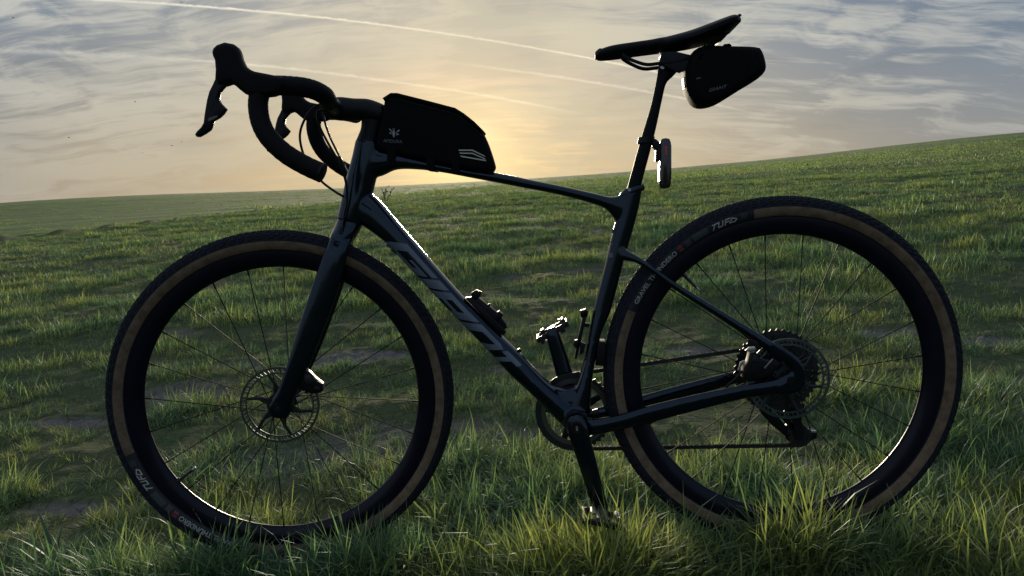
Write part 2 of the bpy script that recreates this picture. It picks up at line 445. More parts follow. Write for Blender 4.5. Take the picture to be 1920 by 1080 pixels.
def ground_hit(px, py):
    d = ray_w(px, py); t = .5
    while t < 400:
        p = CAMW+d*t
        if p.z < float(height(p.x, p.y)): break
        t *= 1.01
    return p
# margin between the rough meadow and the sown field behind it
FIELD_PX = [(-60, 458), (0, 450), (330, 413), (640, 379), (900, 352)]
fx_, fy_ = [], []
for q in FIELD_PX:
    p = ground_hit(*q); fx_.append(p.x); fy_.append(p.y)
fx_ += [12, 30, 60, 120]; fy_ += [66, 58, 62, 75]
fo = np.argsort(fx_); FBX = np.array(fx_)[fo]; FBY = np.array(fy_)[fo]
def field_y(x): return np.interp(x, FBX, FBY)+.8*(vnoise(np.asarray(x)*.35, np.asarray(x)*0, 77)-.5)
def soil(x, y):
    """0 grass .. 1 bare earth"""
    band = np.exp(-((y-1.22-.10*np.sin(x*1.7+.6))/.30)**2)
    n = fbm(x*1.5+4.2, y*2.6, 41, 3)
    s = .60*sstep(n+.09*band, .72, .84)
    for (cx, cy, rx, ry) in BARE:
        s = np.maximum(s, sstep(1.0-np.hypot((x-cx)/rx, (y-cy)/ry)+.9*(fbm(x*5, y*7, 43, 3)-.5), 0, .5))
    n2 = fbm(x*.7+1.2, y*2.2, 47, 3)
    s = np.maximum(s, .6*sstep(n2, .70, .80)*sstep(y, 2.0, 4.0)*(1-sstep(y, 12, 18)))
    return s
BARE = []
for (px_, py_, rx, ry) in ((690, 668, .33, .15), (430, 690, .24, .08), (330, 740, .15, .06), (130, 790, .20, .07), (1640, 622, .26, .09), (1870, 640, .18, .08),
                           (150, 955, .22, .07), (1500, 875, .16, .06), (1290, 655, .16, .10), (960, 690, .14, .07), (1590, 950, .10, .04), (1180, 1000, .10, .05)):
    p = ground_hit(px_, py_); BARE.append((p.x, p.y, rx, ry))
def field_mask(x, y): return sstep(y-field_y(x), -.5, .6)

def soil_material():
    m = bpy.data.materials.new('meadow_ground'); m.use_nodes = True; t = NT(m.node_tree); b = t.n['Principled BSDF']
    pos = t.new('ShaderNodeNewGeometry').outputs['Position']
    at = t.new('ShaderNodeAttribute', attribute_name='soil'); so = at.outputs['Fac']
    af = t.new('ShaderNodeAttribute', attribute_name='field'); fi = af.outputs['Fac']
    n1 = t.noise(pos, 9, 6, .65); n2 = t.noise(pos, 70, 4, .6)
    earth = t.mix(n1, (.105, .094, .084), (.23, .21, .185))
    earth = t.mix(t.math('MULTIPLY', t.smooth(n2, .45, .7), .5), earth, (.095, .085, .075))
    litter = t.mix(t.noise(pos, 30, 5, .7), (.042, .064, .026), (.105, .120, .055))
    mp = t.new('ShaderNodeMapping', inp={0: pos}); mp.inputs['Scale'].default_value = (.25, .9, .25)
    gn = t.noise(mp.outputs[0], .8, 6, .65)
    green = t.mix(gn, (.060, .108, .050), (.122, .150, .066))
    mpf = t.new('ShaderNodeMapping', inp={0: pos}); mpf.inputs['Rotation'].default_value = (0, 0, R(-18)); mpf.inputs['Scale'].default_value = (.03, .35, .1)
    crop = t.mix(t.smooth(t.noise(mpf.outputs[0], 1.5, 5, .6), .34, .64), (.058, .122, .030), (.128, .200, .056))
    dist = t.vmath('LENGTH', pos)
    far = t.smooth(dist, 12, 45)
    g = t.mix(far, litter, green)
    c = t.mix(so, g, earth); c = t.mix(fi, c, crop)
    c = t.mix(t.math('MULTIPLY', t.new('ShaderNodeAttribute', attribute_name='margin').outputs['Fac'], .9), c, (.030, .026, .018))   # turned earth along the field edge
    t.l.new(c, b.inputs['Base Color']); b.inputs['Roughness'].default_value = .95; b.inputs['Specular IOR Level'].default_value = .15
    vo = t.new('ShaderNodeTexVoronoi', feature='DISTANCE_TO_EDGE', inp={'Vector': t.vmath('ADD', pos, t.vmath('MULTIPLY', t.new('ShaderNodeTexNoise', inp={'Vector': pos, 'Scale': 9.0}).outputs['Color'], (.09, .09, .09))), 'Scale': 14.0})
    crack = t.smooth(vo.outputs['Distance'], 0.0, .05)
    h = t.math('ADD', t.math('MULTIPLY', crack, .35), t.math('ADD', t.math('MULTIPLY', n1, 1.1), t.math('MULTIPLY', n2, .5)))
    bn = t.new('ShaderNodeBump', inp={'Strength': .9, 'Distance': .02, 'Height': h}); t.l.new(bn.outputs[0], b.inputs['Normal'])
    return m
def build_ground():
    cx, cy = CAMW.x, CAMW.y
    fr = np.concatenate([np.linspace(-58, 58, 620), np.linspace(58, 302, 50)[1:-1]])
    ang = np.radians(fr); rr = np.concatenate([[.05], np.geomspace(.25, 1.1, 24)[:-1], np.geomspace(1.1, 6, 250)[:-1], np.geomspace(6, 3000, 200)])
    nA, nR = len(ang), len(rr)
    Aa, Rr = np.meshgrid(ang, rr)
    X = cx+Rr*np.sin(Aa); Y = cy+Rr*np.cos(Aa); Z = height(X, Y)
    S = soil(X, Y)*(1-sstep(Rr, 16, 24)); Fm = field_mask(X, Y)*sstep(Rr, 8, 12); Mg = np.exp(-((Y-field_y(X)-.1)/.55)**2)*sstep(Rr, 8, 12)*(1-sstep(Rr, 70, 100))
    # bare earth lies a little lower and is broken into crusts; a low bank follows the field margin
    cl = fbm(X*16, Y*19, 61, 3); Z = Z-S*.012+S*.030*(cl-.5)+S*.010*sstep(vnoise(X*34, Y*34, 63), .72, .9)
    dm = Y-field_y(X); Z = Z+(.10*np.exp(-((dm+.9)/.5)**2)-.22*np.exp(-((dm-.1)/.6)**2))*sstep(Rr, 8, 14)*(1-sstep(Rr, 90, 140))
    vs = np.c_[X.ravel(), Y.ravel(), Z.ravel()]
    i = np.arange(nR-1)[:, None]*nA; j = np.arange(nA)[None, :]; k = (j+1) % nA
    q = np.stack([i+j, i+k, i+nA+k, i+nA+j], -1).reshape(-1, 4)
    me = bpy.data.meshes.new('ground'); me.from_pydata(vs.tolist(), [], q.tolist()); me.update()
    me.polygons.foreach_set('use_smooth', [True]*len(me.polygons))
    for nm, arr in (('soil', S), ('field', Fm), ('margin', Mg)):
        a = me.attributes.new(nm, 'FLOAT', 'POINT'); a.data.foreach_set('value', arr.ravel().astype(np.float32))
    if me.polygons[nA*10].normal.z < 0: me.flip_normals()
    o = link('ground', me, soil_material()); o['kind'] = 'structure'
    return o
build_ground()

# ------------------------------------------------------------------ grass
def grass_material():
    m = bpy.data.materials.new('grass_blades'); m.use_nodes = True; t = NT(m.node_tree); t.n.clear()
    out = t.new('ShaderNodeOutputMaterial')
    at = t.new('ShaderNodeAttribute', attribute_name='tone'); tone = at.outputs['Fac']
    pos = t.new('ShaderNodeNewGeometry').outputs['Position']
    rnd = t.new('ShaderNodeObjectInfo').outputs['Random']
    mp = t.new('ShaderNodeMapping', inp={0: pos}); mp.inputs['Scale'].default_value = (.55, 1.0, .3)
    patch = t.noise(mp.outputs[0], 2.6, 4, .62)
    g = t.mix(t.smooth(patch, .40, .64), (.046, .098, .058), (.132, .156, .052))
    g = t.mix(t.math('MULTIPLY', rnd, .5), g, (.074, .116, .062))
    g = t.mix(1.0, g, t.mix(t.math('FRACT', t.math('MULTIPLY', tone, 9.7)), (.38, .44, .48), (1.65, 1.55, 1.30)), 'MULTIPLY')
    f = t.smooth(tone, .45, .95)                     # yellowing and dry blades
    g = t.mix(f, g, (.170, .170, .085)); g = t.mix(t.smooth(tone, .94, .99), g, (.27, .24, .18))
    d = t.new('ShaderNodeBsdfDiffuse', inp={'Color': g}); tr = t.new('ShaderNodeBsdfTranslucent', inp={'Color': t.mix(1.0, g, (1.15, 1.15, .8), 'MULTIPLY')})
    gl = t.new('ShaderNodeBsdfGlossy', inp={'Color': (.35, .38, .40, 1), 'Roughness': .5})
    m1 = t.new('ShaderNodeAddShader', inp={0: d.outputs[0], 1: tr.outputs[0]})
    fr = t.new('ShaderNodeFresnel', inp={'IOR': 1.35})
    m2 = t.new('ShaderNodeMixShader', inp={0: t.math('MULTIPLY', fr.outputs[0], .22), 1: m1.outputs[0], 2: gl.outputs[0]})
    t.l.new(m2.outputs[0], out.inputs[0]); return m
GRASS = grass_material()
def tuft_mesh(name, seed, nb, rad, h0, h1, w, dry, droop=1.0, seg=3):
    rr = random.Random(seed); vs = []; fs = []; tone = []
    for _ in range(nb):
        a = rr.uniform(0, 6.283); q = rad*math.sqrt(rr.random()); bx, by = q*math.cos(a), q*math.sin(a)
        isdry = rr.random() < dry
        hh = (h0+(h1-h0)*rr.random()**1.4)*(.8 if isdry else 1); ww = w*rr.uniform(.55, 1.5)*(.7 if isdry else 1)
        dr = a+rr.gauss(0, 1.1); lean = abs(rr.gauss(.34, .32))*droop+(.55 if isdry else 0); curl = rr.uniform(.1, 1.5)*droop
        dx, dy = math.cos(dr), math.sin(dr); fa = dr+math.pi/2+rr.gauss(0, .5); sx, sy = math.cos(fa)*ww/2, math.sin(fa)*ww/2
        x, y, z = bx, by, -.015; ang = lean*.6; o = len(vs); tv = rr.uniform(.95, 1) if isdry and rr.random() < .6 else (rr.uniform(.6, .93) if isdry else rr.uniform(0, .62))
        st = (hh+.015)/seg
        for k in range(seg+1):
            wk = (1.0, .95, .72, .06)[min(3, int(k*3/seg))]
            if k == seg: vs.append((x, y, z)); tone.append(tv)
            else: vs += [(x-sx*wk, y-sy*wk, z), (x+sx*wk, y+sy*wk, z)]; tone += [tv, tv]
            x += dx*st*math.sin(ang); y += dy*st*math.sin(ang); z += st*math.cos(ang); ang = min(ang+curl/seg*1.3, 2.2)
        for k in range(seg-1): fs.append((o+2*k, o+2*k+1, o+2*k+3, o+2*k+2))
        fs.append((o+2*seg-2, o+2*seg-1, o+2*seg))
    me = bpy.data.meshes.new(name); me.from_pydata(vs, [], fs); me.update()
    a_ = me.attributes.new('tone', 'FLOAT', 'POINT'); a_.data.foreach_set('value', np.array(tone, np.float32))
    me.materials.append(GRASS); return me
LODS = [  # blades, radius, h0, h1, width, seg
    (38, .032, .026, .080, .0022, 4), (46, .062, .022, .066, .0030, 3), (70, .16, .018, .050, .0055, 2), (90, .55, .022, .052, .015, 2)]
NVAR = 7
tufts = bpy.data.collections.new('grass_tufts')
for li, (nb, rad, h0, h1, w, sg) in enumerate(LODS):
    for v in range(NVAR):
        dry = (.10, .16, .34, .12, .55, .20, .10)[v]*(1 if li < 2 else .8)
        me = tuft_mesh('tuft', li*100+v, nb, rad, h0*(1.15 if v in (0, 3) else .9), h1*(1.2 if v in (0, 3) else .85), w, dry, 1.25 if v in (2, 4) else .95, sg)
        o = bpy.data.objects.new('tuft_%d_%d' % (li, v), me); tufts.objects.link(o)
def scatter(n_per, r0, r1, half, li, seed):
    g = np.random.default_rng(seed); area = half*(r1*r1-r0*r0); n = int(area*n_per)
    r = np.sqrt(g.random(n)*(r1*r1-r0*r0)+r0*r0); a = (g.random(n)*2-1)*half+math.atan2(f_.x, f_.y)
    x = CAMW.x+r*np.sin(a); y = CAMW.y+r*np.cos(a)
    s = soil(x, y); fm = field_mask(x, y) if li >= 1 else np.zeros(n)
    keep = g.random(n) > np.maximum(np.clip(s*.95, 0, .93)*(1-fm), fm*.90)
    clump = fbm(x*3.1+8, y*3.6, 91, 3)
    if li <= 1: keep &= g.random(n) < (.30 if li == 0 else .55)+1.3*sstep(clump, .34, .64)
    x, y, s, fm, clump = x[keep], y[keep], s[keep], fm[keep], clump[keep]; n = len(x)
    sc = .48+.80*sstep(clump, .36, .70)+g.normal(0, .16, n)
    big = fbm(x*.6+2, y*1.1, 95, 3); sc *= .78+.5*sstep(big, .35, .65)
    sc *= (1-.55*s)
    # lower, grazed turf between and behind the wheels, lush in front of the bicycle
    if li == 0: sc *= np.where(y < .25, .92, np.where(y < .9, .82, .76))
    # wheels have pressed the grass down where they stand
    sc = np.clip(sc, .22, 1.75)
    if li == 0:
        for wx in (-.513, .513):
            dd = np.hypot((x-wx)/.16, (y-(-.01 if wx > 0 else -.02))/.028); sc = np.where(dd < 1, sc*.32, sc)
    bare_m = np.abs(y-field_y(x)-.15) < .4
    sc = np.where(bare_m & (li >= 1), sc*.35, sc); sc = np.where((np.abs(y-field_y(x)+.9) < .6) & (li >= 1), sc*1.5, sc)
    sc = np.where(fm > .5, np.clip(sc, .55, .75), sc)
    vi = g.integers(0, NVAR, n); pat = fbm(x*1.2, y*1.6, 97, 2)
    vi = np.where((pat > .57) & (g.random(n) < .5), 4, vi); vi = np.where((pat < .42) & (g.random(n) < .6), 3*g.integers(0, 2, n), vi)
    vi = np.where(fm > .5, 3*g.integers(0, 2, n), vi)
    z = height(x, y)-s*.012
    rot = np.c_[g.normal(0, .10, n)+SB, g.normal(0, .10, n)-SA, g.random(n)*6.283]
    return np.c_[x, y, z], rot, sc, vi+li*NVAR
def build_grass():
    parts = [scatter(760, .45, 2.3, R(44), 0, 1), scatter(520, 2.3, 3.6, R(43), 0, 2), scatter(190, 3.5, 9.0, R(42), 1, 3), scatter(34, 8.6, 27, R(40), 2, 4), scatter(3.4, 26, 115, R(39), 3, 5)]
    # lush clumps standing against the wheels and along the near edge
    g = np.random.default_rng(5); ex = []; er = []; es = []; ei = []
    for (x, y, n, sp, s) in CLUMPS:
        xx = x+g.normal(0, sp, n); yy = y+g.normal(0, sp*.5, n)
        # keep the lens clear
        ex.append(np.c_[xx, yy, height(xx, yy)]); er.append(np.c_[g.normal(0, .12, n)+SB, g.normal(0, .12, n), g.random(n)*6.283])
        es.append(np.clip(g.normal(s, .18*s, n), .4, 2.2)); ei.append(g.choice([0, 3, 3, 0, 6, 1], n))
    if ex: parts.append((np.concatenate(ex), np.concatenate(er), np.concatenate(es), np.concatenate(ei)))
    pos = np.concatenate([p[0] for p in parts]); rot = np.concatenate([p[1] for p in parts]); sc = np.concatenate([p[2] for p in parts]); vi = np.concatenate([p[3] for p in parts])
    print('grass tufts', len(pos))
    me = bpy.data.meshes.new('grass'); me.from_pydata(pos.tolist(), [], []); me.update()
    a = me.attributes.new('rot', 'FLOAT_VECTOR', 'POINT'); a.data.foreach_set('vector', rot.astype(np.float32).ravel())
    a = me.attributes.new('scl', 'FLOAT', 'POINT'); a.data.foreach_set('value', sc.astype(np.float32))
    a = me.attributes.new('idx', 'INT', 'POINT'); a.data.foreach_set('value', vi.astype(np.int32))
    o = link('grass', me, None, label='rough green meadow grass growing over the sloping ground', cat='grass', kind='stuff')
    ng = bpy.data.node_groups.new('grass_scatter', 'GeometryNodeTree')
    ng.interface.new_socket('Geometry', in_out='INPUT', socket_type='NodeSocketGeometry'); ng.interface.new_socket('Geometry', in_out='OUTPUT', socket_type='NodeSocketGeometry')
    t = NT(ng); gi = t.new('NodeGroupInput'); go = t.new('NodeGroupOutput')
    ci = t.new('GeometryNodeCollectionInfo'); ci.inputs[0].default_value = tufts; ci.inputs[1].default_value = True; ci.inputs[2].default_value = True
    ip = t.new('GeometryNodeInstanceOnPoints'); t.l.new(gi.outputs[0], ip.inputs['Points']); t.l.new(ci.outputs[0], ip.inputs['Instance']); ip.inputs['Pick Instance'].default_value = True
    for nm, ty, so in (('idx', 'INT', 'Instance Index'), ('rot', 'FLOAT_VECTOR', 'Rotation'), ('scl', 'FLOAT', 'Scale')):
        na = t.new('GeometryNodeInputNamedAttribute', data_type=ty); na.inputs[0].default_value = nm
        t.l.new([x for x in na.outputs if x.enabled and x.name == 'Attribute'][0], ip.inputs[so])
    t.l.new(ip.outputs[0], go.inputs[0])
    md = o.modifiers.new('scatter', 'NODES'); md.node_group = ng
    return o
CLUMPS = [(-.66, -.085, 50, .035, 1.5), (-.57, -.11, 24, .05, 1.0), (-.44, -.09, 34, .04, 1.1), (-.35, -.085, 50, .045, 1.4), (-.27, -.08, 34, .05, 1.2), (.52, -.080, 56, .04, 1.6), (.40, -.09, 34, .05, 1.15), (.62, -.09, 26, .05, 1.05),
          (.30, -.07, 34, .05, 1.15), (.12, -.175, 70, .045, 1.75), (.04, -.18, 50, .05, 1.6), (.18, -.16, 50, .04, 1.7), (.80, -.10, 34, .08, 1.15), (-.92, -.08, 46, .09, 1.3), (.25, -.15, 40, .06, 1.25), (-.80, -.11, 40, .06, 1.25), (-.10, -.13, 40, .07, 1.2)]
build_grass()

# ------------------------------------------------------------------ bicycle
BIKE = link('gravel_bicycle', None, label='black carbon gravel bicycle with drop bars and tan-wall tyres standing in the grass', cat='bicycle')
BIKE.matrix_world = ROOT
BIKE.empty_display_size = .1
def part(name, mb, material, parent=BIKE, st=False, smooth=True, label=None):
    return link(name, mb.mesh(name, smooth, LOC((STB if st == 'bar' else STM) if st else None)), material, parent, label)

def mirrored(f):
    for s in (1, -1): f(s)

# frame ------------------------------------------------------------
fm = MB()
edge_loft(fm, [((668, 262), (714, 268), .024, 0), ((661, 295), (712, 305), .025, 0), ((650, 335), (702, 348), .026, 0), ((641, 375), (693, 385), .028, 0), ((633, 410), (681, 421), .028, 0)], n=24)
edge_loft(fm, [((684, 268), (690, 335), .022, 0), ((712, 277), (716, 330), .023, 0), ((740, 285), (744, 318), .024, 0), ((780, 296), (785, 318), .023, 0), ((830, 307.5), (827, 323), .021, 0), ((880, 317), (876, 332), .019, 0),
               ((940, 325.5), (936, 343.5), .017, 0), ((1000, 338), (996, 355), .016, 0), ((1060, 350), (1056, 367), .015, 0), ((1118, 363), (1112, 382.5), .015, 0), ((1148, 369), (1138, 394), .016, 0), ((1175, 362), (1158, 420), .016, 0)], n=24)
edge_loft(fm, [((1163, 364), (1205, 350), .0175, 0), ((1158, 392), (1198, 388), .0175, 0), ((1153, 417), (1190, 420), .0175, 0), ((1147, 440), (1182, 448), .0175, 0), ((1133, 500), (1166, 504), .0175, 0), ((1114, 573), (1146, 580), .018, 0),
               ((1105, 620), (1128, 624), .020, 0), ((1095, 672), (1116, 676), .023, 0), ((1082, 715), (1110, 720), .028, 0), ((1066, 755), (1107, 762), .032, 0), ((1060, 800), (1108, 800), .034, 0)], n=24)
edge_loft(fm, [((686, 358), (652, 408), .024, 0), ((707, 371), (680, 423), .027, 0), ((730, 397), (703, 439), .028, 0), ((760, 432), (730, 461), .028, 0), ((813, 493), (783, 518), .028, 0), ((873, 560), (845, 584), .028, 0), ((940, 627), (911, 652), .029, 0),
               ((988, 673), (953, 698), .030, 0), ((1022, 709), (990, 732), .032, 0), ((1052, 734), (1028, 770), .034, 0), ((1085, 765), (1058, 800), .034, 0)], n=24)
edge_loft(fm, [((1040, 722), (1050, 770), .024, 0), ((1058, 727), (1064, 780), .026, 0), ((1078, 722), (1090, 790), .026, 0)], n=20)
fm.lathe([(0, -.043), (.0255, -.043), (.0255, .043), (0, .043)], 32, (BBX, 0, BBZ))
for mir in (False, True):
    edge_loft(fm, [((1090, 780), (1090, 814), .012, -.030), ((1112, 785), (1112, 816), .011, -.040), ((1164, 776), (1162, 806), .010, -.043), ((1210, 762), (1214, 794), .009, -.044), ((1296, 741), (1297, 772), .008, -.049), ((1390, 722), (1398, 747), .008, -.058),
                   ((1453, 711), (1447, 741), .007, -.066), ((1488, 694), (1490, 736), .006, -.068)], n=18, mirror=mir)
    edge_loft(fm, [((1160, 460), (1158, 492), .010, -.006), ((1176, 469), (1172, 489), .009, -.018), ((1207, 487), (1204, 499), .0075, -.034), ((1273, 533), (1268, 545.5), .007, -.043), ((1360, 586.5), (1354, 600.5), .007, -.054),
                   ((1430, 629), (1420, 645), .007, -.063), ((1478, 660), (1462, 682), .006, -.068)], n=14, mirror=mir)
    dp = [P(x, y, -.068) for x, y in ((1447, 640), (1468, 651), (1484, 662), (1497, 673), (1506, 686), (1511, 702), (1509, 720), (1501, 732), (1484, 738), (1460, 741), (1455, 722), (1474, 712), (1485, 700), (1484, 688), (1470, 676), (1452, 662))]
    fm.pillow([(p.x, p.z) for p in dp], .068 if mir else -.068, .0065, .003)
frame_me = remeshed(fm, .0026, 5, 'frame'); FRAME_BVH = bvh_of(frame_me)
shift(frame_me, LOC()); frame = link('frame', frame_me, CARBON, BIKE)

# lettering along the down tube: letters stand on the lower edge and read from the head tube downwards
def tube_map(s, t):      # s along the tube, t across (0 lower edge .. 1 upper edge)
    U = [(735, 402), (813, 493), (873, 560), (940, 627), (988, 673)]; L = [(706, 441), (783, 518), (845, 584), (911, 652), (953, 698)]
    k = min(max(s, 0), .9999)*(len(U)-1); i = int(k); f = k-i
    u = P(U[i][0]*(1-f)+U[i+1][0]*f, U[i][1]*(1-f)+U[i+1][1]*f); l = P(L[i][0]*(1-f)+L[i+1][0]*f, L[i][1]*(1-f)+L[i+1][1]*f)
    return l*(1-t)+u*t
SL = -.043   # slant of the letters
def sl(polys, s0, w):
    return [[(s0+x*w+(y-.5)*-SL*2, .06+.70*y) for x, y in p] for p in polys]
GLY = {
 'G': [[(0, 0), (.24, 0), (.24, 1), (0, 1)], [(.24, 0), (1, 0), (1, .26), (.24, .26)], [(.24, .74), (1, .74), (1, 1), (.24, 1)], [(.74, .26), (1, .26), (1, .56), (.74, .56)], [(.5, .42), (.74, .42), (.74, .56), (.5, .56)]],
 'I': [[(0, 0), (1, 0), (1, 1), (0, 1)]],
 'A': [[(0, 0), (.28, 0), (.28, 1), (0, 1)], [(.72, 0), (1, 0), (1, 1), (.72, 1)], [(.28, .72), (.72, .72), (.72, 1), (.28, 1)], [(.28, .22), (.72, .22), (.72, .42), (.28, .42)]],
 'N': [[(0, 0), (.28, 0), (.28, 1), (0, 1)], [(.72, 0), (1, 0), (1, .86), (.72, 1)], [(.28, .72), (.72, .72), (.72, 1), (.28, 1)]],
 'T': [[(0, .70), (1, .70), (1, 1), (0, 1)], [(.36, 0), (.66, 0), (.66, .70), (.36, .70)]]}
s0 = .085
for ch, w in (('G', .20), ('I', .07), ('A', .20), ('N', .20), ('T', .15)):
    vs, fs = poly_mesh(sl(GLY[ch], s0, w), .02); s0 += w+.016
    project_decal('lettering', vs, fs, lambda p: (lambda q: (q.x, q.z))(tube_map(p[0], p[1])), FRAME_BVH, DECALF, frame, .0006)
# small pale marks on the seat tube
for (x, y, w, h) in ((1141, 473, 7, 9), (1147, 430, 3, 7), (1144, 452, 4, 6)):
    vs, fs = poly_mesh([[(x, y), (x+w, y), (x+w, y+h), (x, y+h)]], 3)
    project_decal('emblem', vs, fs, lambda p: (lambda q: (q.x, q.z))(P(p[0], p[1])), FRAME_BVH, DECALD, frame, .0006)

# seat collar, seat post -------------------------------------------
mb = MB(); edge_loft(mb, [((1160, 368), (1208, 357), .0185, 0), ((1163, 362), (1209, 350), .0188, 0), ((1168, 356), (1207, 345), .018, 0)], n=22, sub=3); part('seat_collar', mb, CARBON)
mb = MB(); a = P(1180, 356, -.018); mb.tube([(a.x, -.021, a.z), (a.x, -.012, a.z)], .003, 8); part('collar_bolt', mb, STEEL)
mb = MB()
edge_loft(mb, [((1158, 410), (1186, 414), .0115, 0), ((1175.5, 353), (1202, 348), .0125, 0), ((1201, 262), (1227, 253), .0125, 0), ((1219, 202), (1241, 188), .0125, 0), ((1230, 152), (1249, 157), .0125, 0), ((1234, 126), (1262, 143), .0125, 0), ((1237, 108), (1278, 124), .013, 0), ((1240, 98), (1284, 108), .013, 0)], n=20)
post = part('seat_post', mb, mat('post_carbon', (.0025, .003, .0055), .55, spec=.15))
for (x, y) in ((1242, 126), (1243, 103)):
    a = P(x, y, -.014); mb = MB(); mb.tube([(a.x, -.017, a.z), (a.x, .017, a.z)], .0042, 10); part('clamp_bolt', mb, STEEL, post)
for sy in (-1, 1):
    mb = MB()
    a = [P(x, y, sy*.020) for x, y in ((1236, 118), (1254, 130), (1274, 137), (1290, 129), (1296, 104), (1262, 96), (1240, 98))]
    mb.pillow([(p.x, p.z) for p in a], sy*.0205, .004, .002); part('saddle_clamp', mb, MATTE)

# saddle -----------------------------------------------------------
mb = MB(); tops = [(1115, 99), (1124, 91), (1148, 83.5), (1190, 77.5), (1234, 71.5), (1285, 61), (1320, 50), (1350, 39.5), (1367, 34), (1377, 35)]
hwid = [.010, .017, .020, .022, .027, .045, .060, .069, .066, .050]; thick = [.008, .020, .026, .026, .026, .028, .030, .030, .024, .014]
rings = []
sx = smooth_path([Vector((P(*t).x, P(*t).z, 0)) for t in tops], 4); sw = smooth_path([Vector((a, b, 0)) for a, b in zip(hwid, thick)], 4)
for c, w in zip(sx, sw):
    hw, th = w.x, w.y; r = []
    for q in range(28):
        t = 2*math.pi*q/28; ca, sa = math.cos(t), math.sin(t)
        y = hw*math.copysign(abs(ca)**.75, ca); edge = abs(y)/max(hw, 1e-4)
        drop = (.010 if hw > .03 else .006)*edge**2.2
        z = c.y-drop if sa >= 0 else c.y-drop*1.1-th*abs(sa)**.6*(1-.55*edge*edge)-(.004)
        if sa >= 0: z -= .004*(1-abs(sa)**.7)+(.004*math.exp(-(y/.012)**2) if hw > .018 else 0)
        r.append(Vector((c.x, y, z)))
    rings.append(r)
mb.loft(rings); sad = part('saddle', mb, SADDLE)
for sy in (-1, 1):
    pts = [P(x, y, 0) for x, y in ((1166, 100), (1172, 110), (1206, 124.5), (1235, 123), (1270, 119), (1300, 108), (1335, 84), (1356, 62))]
    ys = [.012, .014, .021, .022, .022, .024, .030, .034]
    mb = MB(); mb.tube(smooth_path([Vector((p.x, sy*y, p.z)) for p, y in zip(pts, ys)], 5), .0036, 8); part('saddle_rail', mb, MATTE, sad)
a = [P(x, y, 0) for x, y in ((1352, 78), (1371, 51), (1381, 39), (1377, 36), (1362, 46), (1346, 70))]
mb = MB(); mb.pillow([(p.x, p.z) for p in a], 0, .045, .004); part('tail_shell', mb, MATTE, sad)

# fork -------------------------------------------------------------
fk = MB()
edge_loft(fk, [((636, 400), (684, 410), .024, 0), ((632, 414), (679, 424), .028, 0), ((624, 432), (671, 440), .037, 0), ((616, 450), (662, 454), .040, 0), ((612, 462), (655, 464), .036, 0)], st=True, n=24)
for mir in (False, True):
    edge_loft(fk, [((622, 436), (664, 446), .012, -.022), ((613, 460), (654, 464), .011, -.034), ((605, 478), (650, 484), .0105, -.0385), ((592, 514), (642, 521), .010, -.042), ((565, 596), (615, 600), .0095, -.047), ((541, 672), (583, 681), .009, -.050), ((522, 728), (561, 729), .0085, -.051),
                   ((508, 752), (549, 756), .008, -.051), ((503, 768), (546, 772), .008, -.051), ((508, 782), (538, 785), .007, -.051)], st=True, n=16, mirror=mir)
fork_me = remeshed(fk, .0026, 4, 'fork'); shift(fork_me, LOC(STM)); fork = link('fork', fork_me, CARBON, BIKE)

# steerer spacers, stem, bars ---------------------------------------
mb = MB(); edge_loft(mb, [((668, 263), (712, 269), .0215, 0), ((672, 254), (713, 262), .0205, 0), ((677, 240), (717, 246), .020, 0), ((678, 222), (722, 228), .020, 0)], st='bar', n=24, sub=3, ex=2.1); part('headset_spacer', mb, MATTE, st='bar')
mb = MB()
edge_loft(mb, [((724, 203), (717, 232), .017, 0), ((719, 196), (708, 231), .0205, 0), ((692, 186), (684, 226), .0205, 0), ((664, 184.5), (660, 227), .019, 0), ((640, 182), (634, 226), .024, 0), ((622, 184), (617, 222), .024, 0)], st='bar', n=24)
stem = part('stem', mb, MATTE, st='bar')
BARPX = [((632, 205), 0.0), ((631, 204), -.05), ((626, 199), -.09), ((619, 190), -.13), ((608, 179), -.165), ((592, 170), -.188), ((570, 164), -.200), ((540, 161), -.206), ((510, 161), -.208), ((492, 168), -.209), ((485, 184), -.211), ((484.5, 206), -.214),
         ((490, 232), -.219), ((504, 258), -.225), ((534, 287), -.231), ((572, 310), -.236), ((603, 324), -.240)]
bp = [P(*px, Y, 'bar') for px, Y in BARPX]
